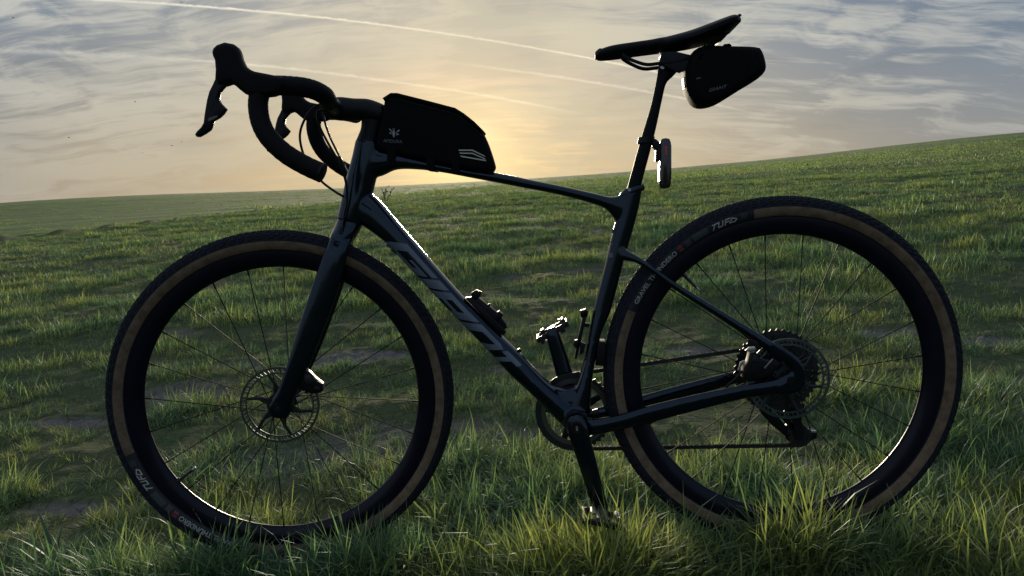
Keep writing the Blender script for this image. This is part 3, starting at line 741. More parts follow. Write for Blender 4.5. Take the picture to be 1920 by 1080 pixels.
# the middle of the bar runs straight across
for i in range(1, 4):
    f = i/4; bp[i] = Vector((bp[0].x*(1-f)+bp[4].x*f+(-.004 if i == 2 else 0), bp[i].y, bp[0].z*(1-f)+bp[4].z*f))
bars = MB(); cen = [bp[2], bp[1], bp[0], Vector((bp[1].x, -bp[1].y, bp[1].z)), Vector((bp[2].x, -bp[2].y, bp[2].z))]
bars.tube(smooth_path(cen, 6), .0155, 14); bar = part('handlebar', bars, MATTE, st='bar')
for s in (1, -1):
    pts = smooth_path([Vector((p.x, p.y*s, p.z)) for p in bp[2:]], 6)
    rad = [.0165+.0006*abs(math.sin(i*1.35)) for i in range(len(pts))]
    mb = MB(); mb.tube(pts, rad, 16); tp = part('bar_tape', mb, TAPE, st='bar')
    e = pts[-1]; d = (pts[-1]-pts[-2]).normalized(); mb = MB(); mb.tube([e-d*.002, e+d*.002, e+d*.0045], [.0172, .0172, .010], 16); part('end_plug', mb, MATTE, tp, st='bar')
    YH = -.210
    hood = [(401, 99), (403.5, 92), (410, 86), (424, 81), (440, 84), (449, 91), (453.5, 101), (456, 112), (462, 125), (470, 131), (479, 135), (505, 140), (535, 146), (540, 160), (533, 174), (515, 181), (495, 183), (472, 181.5), (462, 177), (453, 170), (444, 162), (436, 158), (424, 162), (412, 160), (406.5, 150), (407.5, 132), (406, 115), (402, 106)]
    a = [P(x, y, YH, 'bar') for x, y in hood]
    mb = MB(); mb.pillow([(p.x, p.z) for p in a], YH*s, .0175, .013, inset=.0085, steps=6); hd = part('brake_hood', mb, HOODM, st='bar')
    lev = [(408, 146), (420, 152), (430, 158), (421, 167), (414.5, 176), (412.5, 187), (417, 195), (427.5, 205.5), (421, 215), (414, 221.5), (402.5, 228), (401, 236), (397, 244.5), (386, 252), (376, 257.5), (371, 257), (368.5, 252.5), (372, 247), (380, 239), (384.5, 231), (386, 218), (388, 205), (391, 188), (395, 173), (401, 161)]
    a = [P(x, y, YH, 'bar') for x, y in lev]
    mb = MB(); mb.pillow([(p.x, p.z) for p in a], (YH-.003)*s, .0075, .005, inset=.0028, steps=4); lv = part('brake_lever', mb, MATTE, hd, st='bar')
    a = [P(x, y, YH, 'bar') for x, y in ((394, 226), (397, 222), (413, 217), (411, 222), (401, 227), (395, 229))]
    mb = MB(); mb.pillow([(p.x, p.z) for p in a], (YH-.0108)*s, .0008, .0003, steps=2); part('lever_badge', mb, DECALD, hd, st='bar')

# hoses ------------------------------------------------------------
def hose(pts, r=.0024, st=True):
    mb = MB(); mb.tube(smooth_path([P(x, y, Y, st) for x, y, Y in pts], 8), r, 8); part('brake_hose', mb, CABLE, st=st)
hose([(628, 206, -.03), (609, 196, -.05), (592, 199, -.055), (575, 217, -.05), (563, 247, -.045), (565, 276, -.04), (577, 306, -.036), (602, 339, -.033), (628, 359, -.030), (645, 369, -.024)])
hose([(626, 212, -.03), (606, 207, -.055), (595, 211, -.058), (599, 236, -.055), (615, 268, -.05), (633, 300, -.045), (644, 325, -.040), (650, 352, -.036), (650, 380, -.034), (645, 405, -.034), (642, 440, -.034)])
hose([(624, 208, .03), (612, 204, .04), (606, 215, .04), (618, 255, .035), (640, 300, .025), (655, 330, .01)])

# wheels -----------------------------------------------------------
TYR, TYr = .333, .022
def torus_y(r): return math.sqrt(max(0, TYr**2-(r-TYR)**2))
def arc_prof(r0, r1, side, lift, n=8):
    out = []
    for i in range(n+1):
        r = r0+(r1-r0)*i/n; y = torus_y(r); s = (TYr+lift)/TYr
        out.append((TYR+(r-TYR)*s, side*y*s))
    return out
knob = None
def make_wheel(loc, M, valve_deg, text_deg, rotor_y, seed, spoke0, flange):
    w = link('wheel', None, None, BIKE); w.matrix_local = M; w.empty_display_size = .05
    def sub(name, mb, material, smooth=True): return link(name, mb.mesh(name, smooth), material, w)
    # rim: deep section, rounded towards the hub
    mb = MB(); pr = [(.3165, .0120), (.3150, .0140), (.306, .0143), (.296, .0128), (.288, .0098), (.2830, .0060), (.2803, .0022), (.2800, 0)]
    pr = pr+[(r, -y) for r, y in pr[-2::-1]]; mb.lathe(pr+[pr[0]], 160); sub('rim', mb, RIM)
    # tyre casing
    mb = MB(); prof = []
    for i in range(31):
        t = math.pi*(-.80)+2*math.pi*.80*i/30; prof.append((TYR+TYr*math.cos(t), TYr*math.sin(t)))
    mb.lathe(prof, 160); sub('tyre', mb, RUBBER)
    # low tread blocks in staggered rows
    mb = MB(); rows = [(-.0, 150), (.30, 150), (.60, 150), (.90, 125), (1.16, 110)]; rr = random.Random(seed)
    for (ph, cnt) in rows:
        for sg in ((1,) if ph == 0 else (1, -1)):
            for i in range(cnt):
                a = 2*math.pi*(i+(.5 if int(ph*10) % 2 else 0)+(.25 if sg < 0 else 0))/cnt
                hh = .0012 if ph < .9 else .0017; la = (.0052 if ph < .9 else .0066)/(.355); lp = .085 if ph < .9 else .10
                vs = []
                for (da, dp, lift) in ((-1, -1, -.0003), (1, -1, -.0003), (1, 1, -.0003), (-1, 1, -.0003), (-.7, -.7, hh), (.7, -.7, hh), (.7, .7, hh), (-.7, .7, hh)):
                    p_ = sg*ph+dp*lp; aa = a+da*la+dp*sg*.006; r = TYR+(TYr+lift)*math.cos(p_); vs.append((r*math.cos(aa), (TYr+lift)*math.sin(p_), r*math.sin(aa)))
                mb.add(vs, [(4, 5, 6, 7), (0, 1, 5, 4), (1, 2, 6, 5), (2, 3, 7, 6), (3, 0, 4, 7)])
    o = sub('tread', mb, RUBBER, False); o['kind'] = 'stuff'
    # tan sidewalls; on the near side a dark printed panel interrupts the tan
    t0, t1 = R(text_deg+3), R(text_deg-52.5)
    mb = MB(); mb.lathe(arc_prof(.3175, .3348, -1, .0006), 140, a0=t0-2*math.pi, a1=t1); sub('sidewall', mb, TAN)
    mb = MB(); mb.lathe(arc_prof(.3175, .3348, 1, .0006), 160); sub('sidewall', mb, TAN)
    mb = MB(); mb.lathe(arc_prof(.3175, .3348, -1, .0008), 40, a0=t1, a1=t0); sub('label_panel', mb, BLKPATCH)
    def on_tyre(name, vs2, fs, start, rbase, material):   # 2-D: x along the circle (clockwise), y outward
        vs = []
        for x, y in vs2:
            a = R(start)-x/.327; r = rbase+y; s = (TYr+.0012)/TYr; rr_ = TYR+(r-TYR)*s
            vs.append((rr_*math.cos(a), -torus_y(r)*s, rr_*math.sin(a)))
        me = bpy.data.meshes.new(name); me.from_pydata(vs, [], fs); me.validate(); link(name, me, material, w)
    def rect(w_, h_): return poly_mesh([[(0, 0), (w_, 0), (w_, h_), (0, h_)]], .004)
    vs, fs, _ = text_mesh('GRAVEL THUNDERO', .0125, .130); on_tyre('lettering', vs, fs, text_deg, .3222, DECALW)
    vs, fs, _ = text_mesh('HD', .0075, .0105); on_tyre('lettering', vs, fs, text_deg-23.8, .3272, DECALR)
    vs, fs, _ = text_mesh('44', .0075, .0105); on_tyre('lettering', vs, fs, text_deg-23.8, .3208, DECALR)
    for q in range(4):
        vs, fs = rect(.013, .0011); on_tyre('lettering', vs, fs, text_deg-26.8, .3215+q*.003, DECALD)
    vs, fs = rect(.034, .012); on_tyre('label_patch', vs, fs, text_deg-30.0, .3215, DECALG)
    # angular maker's name
    G = []
    for pl in ([(0, 0), (.62, .8)], [(.15, .8), (1.2, .8)], [(1.4, .85), (1.02, .08), (1.78, .08), (2.12, .85)], [(2.22, 0), (2.62, .82), (3.4, .82)], [(2.42, .42), (3.08, .42)], [(3.15, .08), (3.75, .74), (4.5, .40), (4.15, .08), (3.15, .08)]):
        for (xa, ya), (xb, yb) in zip(pl[:-1], pl[1:]):
            dx, dy = xb-xa, yb-ya; L = math.hypot(dx, dy); nx, ny = -dy/L*.085, dx/L*.085; ex, ey = dx/L*.06, dy/L*.06
            G.append([(xa-ex+nx, ya-ey+ny), (xa-ex-nx, ya-ey-ny), (xb+ex-nx, yb+ey-ny), (xb+ex+nx, yb+ey+ny)])
    vs, fs = poly_mesh([[(x*.0112, y*.0118) for x, y in p] for p in G], .004); on_tyre('lettering', vs, fs, text_deg-37.6, .3222, DECALW)
    for q in range(3):
        vs, fs = rect(.0025, .011); on_tyre('label_patch', vs, fs, text_deg-48+-q*.75, .3225, DECALG)
    # valve
    a = R(valve_deg); d = Vector((math.cos(a), 0, math.sin(a)))
    mb = MB(); mb.tube([d*.2815, d*.277, d*.276, d*.262, d*.2615, d*.244, d*.2435, d*.2355], [.0052, .0052, .0036, .0036, .003, .003, .0018, .0018], 8); sub('valve_stem', mb, DSTEEL)
    mb = MB(); mb.tube([d*.2445, d*.2352, d*.2350], [.0026, .0026, .001], 8); sub('valve_cap', mb, STEEL)
    # spokes, two crossings
    cross = 50
    for i in range(24):
        sd = -1 if i % 2 else 1; k = i//2; dirn = 1 if k % 2 else -1
        ar = R(spoke0+i*15); ah = ar+R(cross*dirn)
        A = Vector((.0235*math.cos(ah), flange[0 if sd < 0 else 1], .0235*math.sin(ah))); B = Vector((.2815*math.cos(ar), sd*.0015, .2815*math.sin(ar)))
        u = (B-A); L = u.length; q = u.to_track_quat('Z', 'Y')
        mb = MB(); mb.tube([(0, 0, 0), (0, 0, L-.014), (0, 0, L-.0135), (0, 0, L)], [.00105, .00105, .0018, .0018], 6)
        s_ = link('spoke', mb.mesh('spoke'), SPOKE, w); s_.matrix_local = Matrix.Translation(A) @ q.to_matrix().to_4x4()
    # hub shell
    fy0, fy1 = flange
    mb = MB(); mb.lathe([(0, -rotor_y-.012), (.0105, -rotor_y-.012), (.0105, -rotor_y-.004), (.0185, -rotor_y-.003), (.0185, -rotor_y+.002), (.0145, fy0-.004), (.0265, fy0-.0015), (.0265, fy0+.0015), (.0125, fy0+.008), (.0115, 0), (.0125, fy1-.008), (.0265, fy1-.0015), (.0265, fy1+.0015), (.0155, fy1+.004), (.0115, rotor_y*.95), (0, rotor_y*.95)], 32); sub('hub', mb, MATTE)
    # disc rotor: two rings joined by raked bridges, on a dark carrier
    mb = MB(); t = .0009
    for r0, r1 in ((.0752, .0800), (.0655, .0688)):
        mb.lathe([(r0, -rotor_y-t), (r1, -rotor_y-t), (r1, -rotor_y+t), (r0, -rotor_y+t), (r0, -rotor_y-t)], 90)
    nb = 54
    for i in range(nb):
        a = 2*math.pi*i/nb; lean = .045; wd = .030 if i % 3 else .055
        vs = []
        for (rad, aa) in ((.0683, a), (.0683, a+wd), (.0757, a+wd+lean), (.0757, a+lean)):
            for yy in (-t*.8, t*.8): vs.append((rad*math.cos(aa), -rotor_y+yy, rad*math.sin(aa)))
        mb.add(vs, [(0, 2, 4, 6), (1, 7, 5, 3), (0, 1, 3, 2), (2, 3, 5, 4), (4, 5, 7, 6), (6, 7, 1, 0)])
    rot = sub('brake_rotor', mb, ROTOR, False)
    mb = MB()
    for i in range(6):
        a = 2*math.pi*i/6+.35
        for sgn in (0, 1):
            a2 = a+(.52 if sgn else 0); b2 = a+.40-(.28 if sgn else -.02)
            p0 = Vector((.016*math.cos(a), -rotor_y, .016*math.sin(a))); 
        p0 = Vector((.018*math.cos(a), -rotor_y, .018*math.sin(a))); p1 = Vector((.046*math.cos(a+.30), -rotor_y, .046*math.sin(a+.30))); p2 = Vector((.0665*math.cos(a+.42), -rotor_y, .0665*math.sin(a+.42)))
        mb.tube([p0, p1], [.0042, .0034], 6, flat=.5); mb.tube([p1, p2], [.0034, .0030], 6, flat=.5)
        p3 = Vector((.046*math.cos(a+.30+1.0472), -rotor_y, .046*math.sin(a+.30+1.0472))); p4 = Vector((.024*math.cos(a+.5), -rotor_y, .024*math.sin(a+.5)))
        mb.tube([p1, p4], [.0026, .0032], 6, flat=.5)
    mb.lathe([(.016, -rotor_y-.002), (.026, -rotor_y-.002), (.026, -rotor_y+.002), (.016, -rotor_y+.002), (.016, -rotor_y-.002)], 32)
    sub('rotor_carrier', mb, DSTEEL)
    mb = MB(); mb.lathe([(.0, -rotor_y-.0075), (.0165, -rotor_y-.0075), (.0175, -rotor_y-.0055), (.0175, -rotor_y-.002), (.0, -rotor_y-.002)], 24); sub('lock_ring', mb, MATTE)
    return w
rear_wheel = make_wheel(None, LOC(Matrix.Translation((0, 0, 0))), 131.0, 150.5, .055, 3, 4.0, (-.031, .022))
front_wheel = make_wheel(None, LOC(STM @ Matrix.Translation((-WB, 0, 0))), 213.5, 247.0, .039, 4, 9.0, (-.026, .030))
# through axles
mb = MB(); mb.lathe([(0, -.0765), (.0075, -.0765), (.0085, -.0745), (.0085, .0745), (0, .0745)], 20); part('rear_axle', mb, MATTE)
mb = MB(); mb.lathe([(0, -.0605), (.0085, -.0605), (.0095, -.0585), (.0095, .0585), (0, .0585)], 20, (-WB, 0, 0)); part('front_axle', mb, MATTE, st=True)
mb = MB(); mb.lathe([(0, -.0612), (.0035, -.0612), (.0035, -.0607), (0, -.0607)], 6, (-WB, 0, 0)); part('axle_socket', mb, DSTEEL, st=True)

# drivetrain -------------------------------------------------------
def sprocket(T, y, th, rin, prof_h=.0042):
    r = T*.0127/(2*math.pi); n = T*4; mb = MB(); out = []
    for i in range(n):
        a = 2*math.pi*i/n; ph = i % 4; rr_ = r+(prof_h*.55 if ph in (0, 1) else -prof_h*.45); aa = a+(.25*2*math.pi/n if ph == 0 else (-.25*2*math.pi/n if ph == 1 else 0))
        out.append((rr_*math.cos(aa), rr_*math.sin(aa)))
    vs = []; fs = []
    for i, (x, z) in enumerate(out):
        l = math.hypot(x, z); ix, iz = x/l*rin, z/l*rin
        vs += [(x, y-th/2, z), (x, y+th/2, z), (ix, y+th/2, iz), (ix, y-th/2, iz)]
    for i in range(n):
        j = (i+1) % n
        for k in range(4): fs.append((i*4+k, i*4+(k+1) % 4, j*4+(k+1) % 4, j*4+k))
    return mb.add(vs, fs)
cas = link('cassette', None, None, BIKE); cas.matrix_local = LOC()
teeth = [42, 37, 32, 28, 24, 21, 19, 17, 15, 13, 11]
for i, T in enumerate(teeth):
    r = T*.0127/(2*math.pi); mb = sprocket(T, .0225+i*.0037, .0018, max(.0155, r-.012))
    if r > .03:
        for k in range(5):
            a = 2*math.pi*k/5+.1*i; mb.tube([(.016*math.cos(a), .0225+i*.0037, .016*math.sin(a)), ((r-.011)*math.cos(a+.35), .0225+i*.0037, (r-.011)*math.sin(a+.35))], .0025, 6, flat=.4)
    link('sprocket', mb.mesh('sprocket', False), DSTEEL, cas)
mb = MB(); mb.lathe([(0, .020), (.0165, .020), (.0165, .064), (0, .064)], 24); link('freehub', mb.mesh('freehub'), MATTE, cas)
CRX, CRZ = BBX, BBZ; RY = .047; CR_T = 40; CR_R = CR_T*.0127/(2*math.pi)
crk = link('crankset', None, None, BIKE); crk.matrix_local = LOC()
mb = MB(); mb.v = []; sp = sprocket(CR_T, RY, .0032, CR_R-.010, .0046); sp.v = [(x+CRX, y, z+CRZ) for x, y, z in sp.v]; link('chainring', sp.mesh('chainring', False), DSTEEL, crk)
mb = MB()
for k in range(5):
    a = 2*math.pi*k/5+.5; mb.tube([(CRX+.012*math.cos(a), RY+.003, CRZ+.012*math.sin(a)), (CRX+.05*math.cos(a), RY+.002, CRZ+.05*math.sin(a)), (CRX+(CR_R-.008)*math.cos(a), RY, CRZ+(CR_R-.008)*math.sin(a))], [.010, .007, .006], 8, flat=.35)
link('spider', mb.mesh('spider'), MATTE, crk)
# bolted guide ring inside the chainring teeth
mb = MB(); mb.lathe([(CR_R-.019, RY-.003), (CR_R-.0085, RY-.003), (CR_R-.0085, RY-.0015), (CR_R-.019, RY-.0015), (CR_R-.019, RY-.003)], 60, (CRX, 0, CRZ)); link('guide_ring', mb.mesh('guide_ring'), mat('worn_ring', (.11, .115, .11), .45, .8), crk)
# the two arms
nb_ = P(1082.5, 800, -.070); ne = P(1130, 966, -.076)
du = Vector((ne.x-CRX, 0, ne.z-CRZ)); du = du.normalized()*.170
def arm(sgn, u):
    mb = MB(); rings = []; n = 16
    for (f, w, th, y) in ((-.13, .006, .004, .062), (-.11, .0145, .008, .062), (-.05, .0195, .0095, .0625), (.05, .0205, .010, .063), (.2, .0195, .0095, .064), (.5, .0180, .0080, .067), (.8, .0160, .0070, .0695), (.97, .0148, .0068, .0705), (1.05, .0118, .006, .0705), (1.09, .005, .004, .0705)):
        c = Vector((CRX, 0, CRZ))+u*f; pw = Vector((-u.z, 0, u.x)).normalized()
        r = []
        for q in range(n):
            t = 2*math.pi*q/n; ca, sa = math.cos(t), math.sin(t); x = math.copysign(abs(ca)**.65, ca); yv = math.copysign(abs(sa)**.65, sa)
            p = c+pw*(w*x); r.append(Vector((p.x, sgn*y+th*yv, p.z)))
        rings.append(r)
    mb.loft(rings); return mb
link('crank_arm', arm(-1, du).mesh('crank_arm'), CARBON, crk); link('crank_arm', arm(1, -du).mesh('crank_arm'), CARBON, crk)
mb = MB(); mb.lathe([(0, -.0755), (.010, -.0755), (.011, -.0735), (.0125, -.050), (.0125, .050), (0, .050)], 24, (CRX, 0, CRZ)); link('spindle', mb.mesh('spindle'), MATTE, crk)
mb = MB(); mb.lathe([(.0060, -.0765), (.0110, -.0770), (.0130, -.0745), (.0130, -.0735)], 24, (CRX, 0, CRZ)); link('bearing_cap', mb.mesh('bearing_cap'), MATTE, crk)
mb = MB(); mb.box((CRX, -.0775, CRZ), .004, .002, .009); link('pinch_bolt', mb.mesh('pinch_bolt', False), ALLOY, crk)
mb = MB(); mb.lathe([(.0130, -.046), (.0235, -.046), (.0245, -.0435), (.0245, -.0425)], 30, (BBX, 0, BBZ)); part('bottom_bracket_cup', mb, MATTE)
# pedals with steel binding
def pedal(sgn, end, tilt):
    p = link('pedal', None, None, BIKE); yc = sgn*(.0775+.045)
    p.matrix_local = LOC(Matrix.Translation((end.x, yc, end.z)) @ Matrix.Rotation(tilt, 4, 'Y'))
    def sub(name, mb, material): return link(name, mb.mesh(name), material, p)
    mb = MB(); mb.tube([(0, -sgn*.048, 0), (0, sgn*.030, 0)], [.0075, .006], 12); sub('pedal_axle', mb, STEEL)
    # open cage: two long rails, two ends
    for sx_ in (-1, 1):
        mb = MB(); mb.box((sx_*.036, 0, 0), .007, .060, .012, bev=.002); sub('cage_rail', mb, DSTEEL)
    for sy_ in (-1, 1):
        mb = MB(); mb.box((0, sy_*.027, 0), .066, .006, .012, bev=.002); sub('cage_side', mb, DSTEEL)
    mb = MB(); mb.box((0, 0, 0), .024, .040, .017, bev=.004); sub('pedal_body', mb, DSTEEL)
    for sz in (-1, 1):
        mb = MB(); mb.tube(smooth_path([(sz*.030, -.014, sz*.004), (sz*.026, -.012, sz*.012), (sz*.024, 0, sz*.013), (sz*.026, .012, sz*.012), (sz*.030, .014, sz*.004)], 4), .0028, 8); sub('front_binding', mb, ALLOY)
        mb = MB(); mb.box((-sz*.020, 0, sz*.011), .011, .026, .007, bev=.002); sub('rear_binding', mb, DSTEEL if sgn > 0 else ALLOY)
        mb = MB(); mb.tube([(-sz*.031, -.018, -sz*.010), (-sz*.031, .018, -sz*.010)], .0045, 10); sub('spring', mb, DSTEEL)
    return p
BBv = Vector((CRX, 0, CRZ))
pedal(-1, BBv+du, R(14)); pedal(1, BBv-du, R(-27)-RHO+R(4))

# chain: separate outer and inner links
RC = P(1498, 812, .045); PU, PL = P(1490, 770, .045), P(1500, 818, .045)
crc = 24*.0127/(2*math.pi)
def tang(c0, r0, c1, r1, side):
    d = Vector((c1.x-c0.x, 0, c1.z-c0.z)); L = d.length; d /= L; n = Vector((-d.z, 0, d.x))*side
    s = (r0-r1)/L; c = math.sqrt(max(0, 1-s*s)); m_ = n*c+d*s
    return Vector((c0.x, 0, c0.z))+m_*r0, Vector((c1.x, 0, c1.z))+m_*r1
C0 = Vector((CRX, 0, CRZ)); C1 = Vector((0, 0, 0)); rc = 24*.0127/(2*math.pi)
ta, tb = tang(C0, CR_R, C1, rc, 1); pul = .0185
l1, l0 = tang(C0, CR_R, Vector((PL.x, 0, PL.z)), pul, -1)
path = [ta, tb]
a0 = math.atan2(tb.z, tb.x)
g1, g0 = tang(C1, rc, Vector((PU.x, 0, PU.z)), -pul, 1)
ag = math.atan2(g1.z, g1.x)
k = a0
while k > ag+.12: k -= .12; path.append(Vector((rc*math.cos(k), 0, rc*math.sin(k))))
path += [g1, g0]
u0 = math.atan2(g0.z-PU.z, g0.x-PU.x)
m1, m0 = tang(Vector((PU.x, 0, PU.z)), -pul, Vector((PL.x, 0, PL.z)), pul, -1) if False else (None, None)
for q in range(1, 5): path.append(Vector((PU.x+pul*math.cos(u0+q*.45), 0, PU.z+pul*math.sin(u0+q*.45))))
ul = math.atan2(l0.z-PL.z, l0.x-PL.x)
for q in range(4, 0, -1): path.append(Vector((PL.x+pul*math.cos(ul+q*.55), 0, PL.z+pul*math.sin(ul+q*.55))))
path += [l0, l1]
al = math.atan2(l1.z-CRZ, l1.x-CRX); at_ = math.atan2(ta.z-CRZ, ta.x-CRX)
k = al
while k > at_-2*math.pi+.10 and k > al-4: 
    k -= .10; path.append(Vector((CRX+CR_R*math.cos(k), 0, CRZ+CR_R*math.sin(k))))
def resample(path, step):
    out = []; acc = 0.0; pts = path+[path[0]]; i = 0; pos = pts[0].copy()
    out = [pos.copy()]; need = step
    for a, b in zip(pts[:-1], pts[1:]):
        L = (b-a).length; d = (b-a)/L if L > 1e-9 else Vector(); t = 0
        while L-t >= need: t += need; out.append(a+d*t); need = step
        need -= L-t
    return out
tot = sum((b-a).length for a, b in zip(path, path[1:]+path[:1])); nl = int(round(tot/.0127/2))*2
cp_ = resample(path, tot/nl)[:nl]
chain = link('chain', None, None, BIKE); chain.matrix_local = LOC()
def link_mesh(outer):
    mb = MB(); pts = []
    for c, a0_, a1_ in ((.00635, -1.35, 1.35), (-.00635, math.pi-1.35, math.pi+1.35)):
        for q in range(5):
            a = a0_+(a1_-a0_)*q/4; pts.append((c+.0042*math.cos(a), .0042*math.sin(a)))
    for sy in (-1, 1): mb.pillow(pts, sy*(.0030 if outer else .0020), .0005, .0001, steps=1)
    if not outer:
        for c in (-.00635, .00635): mb.tube([(c, -.0026, 0), (c, .0026, 0)], .0037, 8)
    return mb.mesh('link', False)
lm = [link_mesh(True), link_mesh(False)]
for i in range(nl):
    a, b = cp_[i], cp_[(i+1) % nl]; c = (a+b)/2; f = min(1, max(0, (c.x-CRX)/(-CRX))); yy = RY*(1-f)+.044*f
    o = link('link', lm[i % 2], DSTEEL, chain); o.matrix_local = Matrix.Translation((c.x, yy, c.z)) @ Matrix.Rotation(-math.atan2(b.z-a.z, b.x-a.x), 4, 'Y')

# rear derailleur
der = link('rear_derailleur', None, None, BIKE); der.matrix_local = LOC()
def dsub(name, mb, material, parent=der): return link(name, mb.mesh(name), material, parent)
def px_pillow(pts, Y, hw, rnd, st=False, inset=None, steps=3, mb=None):
    a = [P(x, y, Y, st) for x, y in pts]; mb = mb or MB(); mb.pillow([(p.x, p.z) for p in a], Y, hw, rnd, inset=inset, steps=steps); return mb
dsub('outer_link', px_pillow([(1421, 756), (1430, 750), (1456, 778), (1480, 806), (1482, 816), (1472, 817), (1446, 796), (1424, 772)], .062, .010, .005), MATTE)
dsub('inner_link', px_pillow([(1432, 741), (1446, 744), (1464, 768), (1486, 792), (1490, 804), (1482, 804), (1458, 776), (1436, 752)], .050, .006, .003), MATTE)
dsub('pivot_knuckle', px_pillow([(1418, 752), (1428, 738), (1444, 738), (1450, 750), (1440, 766), (1424, 768)], .066, .008, .004), MATTE)
for q in ((1436, 752), (1478, 809)):
    a = P(*q, .052); mb = MB(); mb.tube([(a.x, .0435, a.z), (a.x, .070, a.z)], .0042, 10); dsub('pivot_pin', mb, DSTEEL)
dsub('motor_housing', px_pillow([(1470, 800), (1484, 788), (1502, 790), (1510, 806), (1504, 822), (1486, 830), (1472, 822)], .070, .011, .006), MATTE)
dsub('battery', px_pillow([(1504, 805), (1526, 804), (1531, 809), (1530, 820), (1512, 828), (1502, 824)], .066, .009, .004), MATTE)
dsub('battery_contact', px_pillow([(1517, 806), (1530, 807), (1530, 811), (1517, 811)], .052, .004, .001), ALLOY)
for yy in (.038, .051):
    dsub('cage_plate', px_pillow([(1482, 772), (1486, 762), (1496, 762), (1500, 774), (1505, 800), (1508, 816), (1504, 826), (1494, 826), (1490, 816), (1488, 796)], yy, .0012, .0004, steps=1), MATTE)
for c in (PU, PL):
    mb = sprocket(12, .0445, .003, .006, .004); mb.v = [(x*.9+c.x, y, z*.9+c.z) for x, y, z in mb.v]; dsub('jockey_wheel', mb, DSTEEL)
dsub('hanger', px_pillow([(1478, 700), (1500, 700), (1502, 730), (1486, 756), (1462, 758), (1450, 745), (1470, 735)], .071, .004, .002), MATTE)

# brake calipers
def caliper(pts, bits, Y, st):
    c = link('brake_caliper', None, None, BIKE); c.matrix_local = LOC(STM if st else None)
    link('caliper_body', px_pillow(pts, Y, .014, .005, st).mesh('caliper_body'), MATTE, c)
    for b, m_, yo, hw in bits: link('caliper_bolt' if m_ is ALLOY else 'caliper_cover', px_pillow(b, Y-yo, hw, .0012, st, steps=2).mesh('caliper_bolt'), m_, c)
caliper([(562, 704), (571, 690), (582, 697), (592, 708), (606, 719), (607, 731), (596, 736), (572, 734), (560, 722)],
        [([(566, 688), (575, 686), (580, 694), (570, 698)], ALLOY, .012, .003), ([(578, 695), (590, 706), (589, 708), (577, 698)], DSTEEL, .014, .001), ([(594, 714), (606, 720), (605, 723), (593, 717)], DSTEEL, .014, .001), ([(560, 737), (572, 731), (573, 735), (561, 741)], ALLOY, .012, .002), ([(571, 704), (580, 702), (588, 712), (582, 722), (572, 719)], DSTEEL, .0142, .001), ([(590, 724), (601, 727), (600, 732), (589, 730)], DSTEEL, .0142, .001), ([(555, 746), (562, 744), (564, 752), (558, 755)], ALLOY, .008, .002), ([(549, 742), (556, 739), (557, 744), (550, 747)], DSTEEL, .008, .002)], -.040, True)
hose([(572, 690, -.044), (576, 682, -.046), (574, 670, -.046), (580, 655, -.046)], .0022)
caliper([(1390, 706), (1392, 690), (1400, 676), (1404, 660), (1414, 658), (1424, 672), (1446, 676), (1452, 690), (1444, 704), (1402, 714)],
        [([(1397, 657), (1404, 651), (1415, 650), (1418, 656), (1406, 660)], ALLOY, .012, .004), ([(1383, 694), (1388, 678), (1397, 675), (1396, 680), (1390, 684), (1387, 696)], ALLOY, .012, .002), ([(1407, 678), (1415, 664), (1424, 680)], DSTEEL, .0145, .001), ([(1432, 689), (1449, 671), (1450, 674), (1434, 692)], ALLOY, .014, .001)], -.050, False)
hose([(1300, 748, -.03), (1350, 735, -.040), (1368, 719, -.045), (1380, 709, -.048), (1392, 695, -.050)], .0022, False)
hose([(1426, 668, -.052), (1434, 657, -.056), (1444, 652, -.060)], .0022, False)

# bottle bosses with clip-on bases
def base_mount(body, bolts, Y=0.0):
    c = link('bottle_mount', None, None, BIKE); c.matrix_local = LOC()
    for b, hw in body: link('mount_rail', px_pillow(b, Y, hw, .002, steps=2).mesh('mount_rail'), MATTE, c)
    for b, hw in bolts: link('mount_stud', px_pillow(b, Y, hw, .002, steps=2).mesh('mount_stud'), MATTE, c)
base_mount([([(873, 558), (885, 556), (944, 612), (950, 622), (944, 628), (934, 622)], .011), ([(884, 557), (892, 553), (936, 588), (949, 606), (951, 614), (944, 618), (928, 606)], .008)],
           [([(884, 549), (893, 543), (903, 547), (901, 556), (893, 562), (885, 557)], .009), ([(926, 588), (936, 583), (943, 588), (941, 596), (934, 602), (926, 598)], .009), ([(913, 572), (918, 569), (920, 573), (915, 577)], .004)])
base_mount([([(1094, 584), (1098, 582), (1101, 586), (1086, 652), (1081, 672), (1077, 672), (1082, 640)], .009), ([(1094, 605), (1106, 606), (1105, 613), (1093, 612)], .006), ([(1088, 640), (1098, 644), (1094, 660), (1086, 664)], .008)],
           [([(1088, 582), (1098, 579), (1103, 583), (1101, 593), (1092, 596), (1088, 592)], .009), ([(1077, 638), (1087, 636), (1090, 642), (1086, 651), (1078, 651), (1075, 645)], .009)])
mb = MB(); a = P(974, 657, 0); mb.tube([(a.x, -.004, a.z), (a.x, .004, a.z)], .0045, 8); part('frame_plug', mb, MATTE)
# front changer sensor block and guard behind the seat tube
part('mudguard_bridge', px_pillow([(1120, 638), (1134, 638), (1133, 683), (1116, 682)], 0, .020, .002), MATTE)
part('cable_port', px_pillow([(1107, 770), (1120, 766), (1126, 775), (1112, 780)], -.028, .004, .002), DSTEEL)

# ------------------------------------------------------------------ things carried on the bicycle
def carried(name, label, cat, base):
    o = link(name, None, None, None, label, cat); o.matrix_world = Matrix.Translation(to_world(base)) @ ROOT
    o.empty_display_size = .05; o['_b'] = 0; del o['_b']
    return o, Matrix.Translation(-Vector(base))
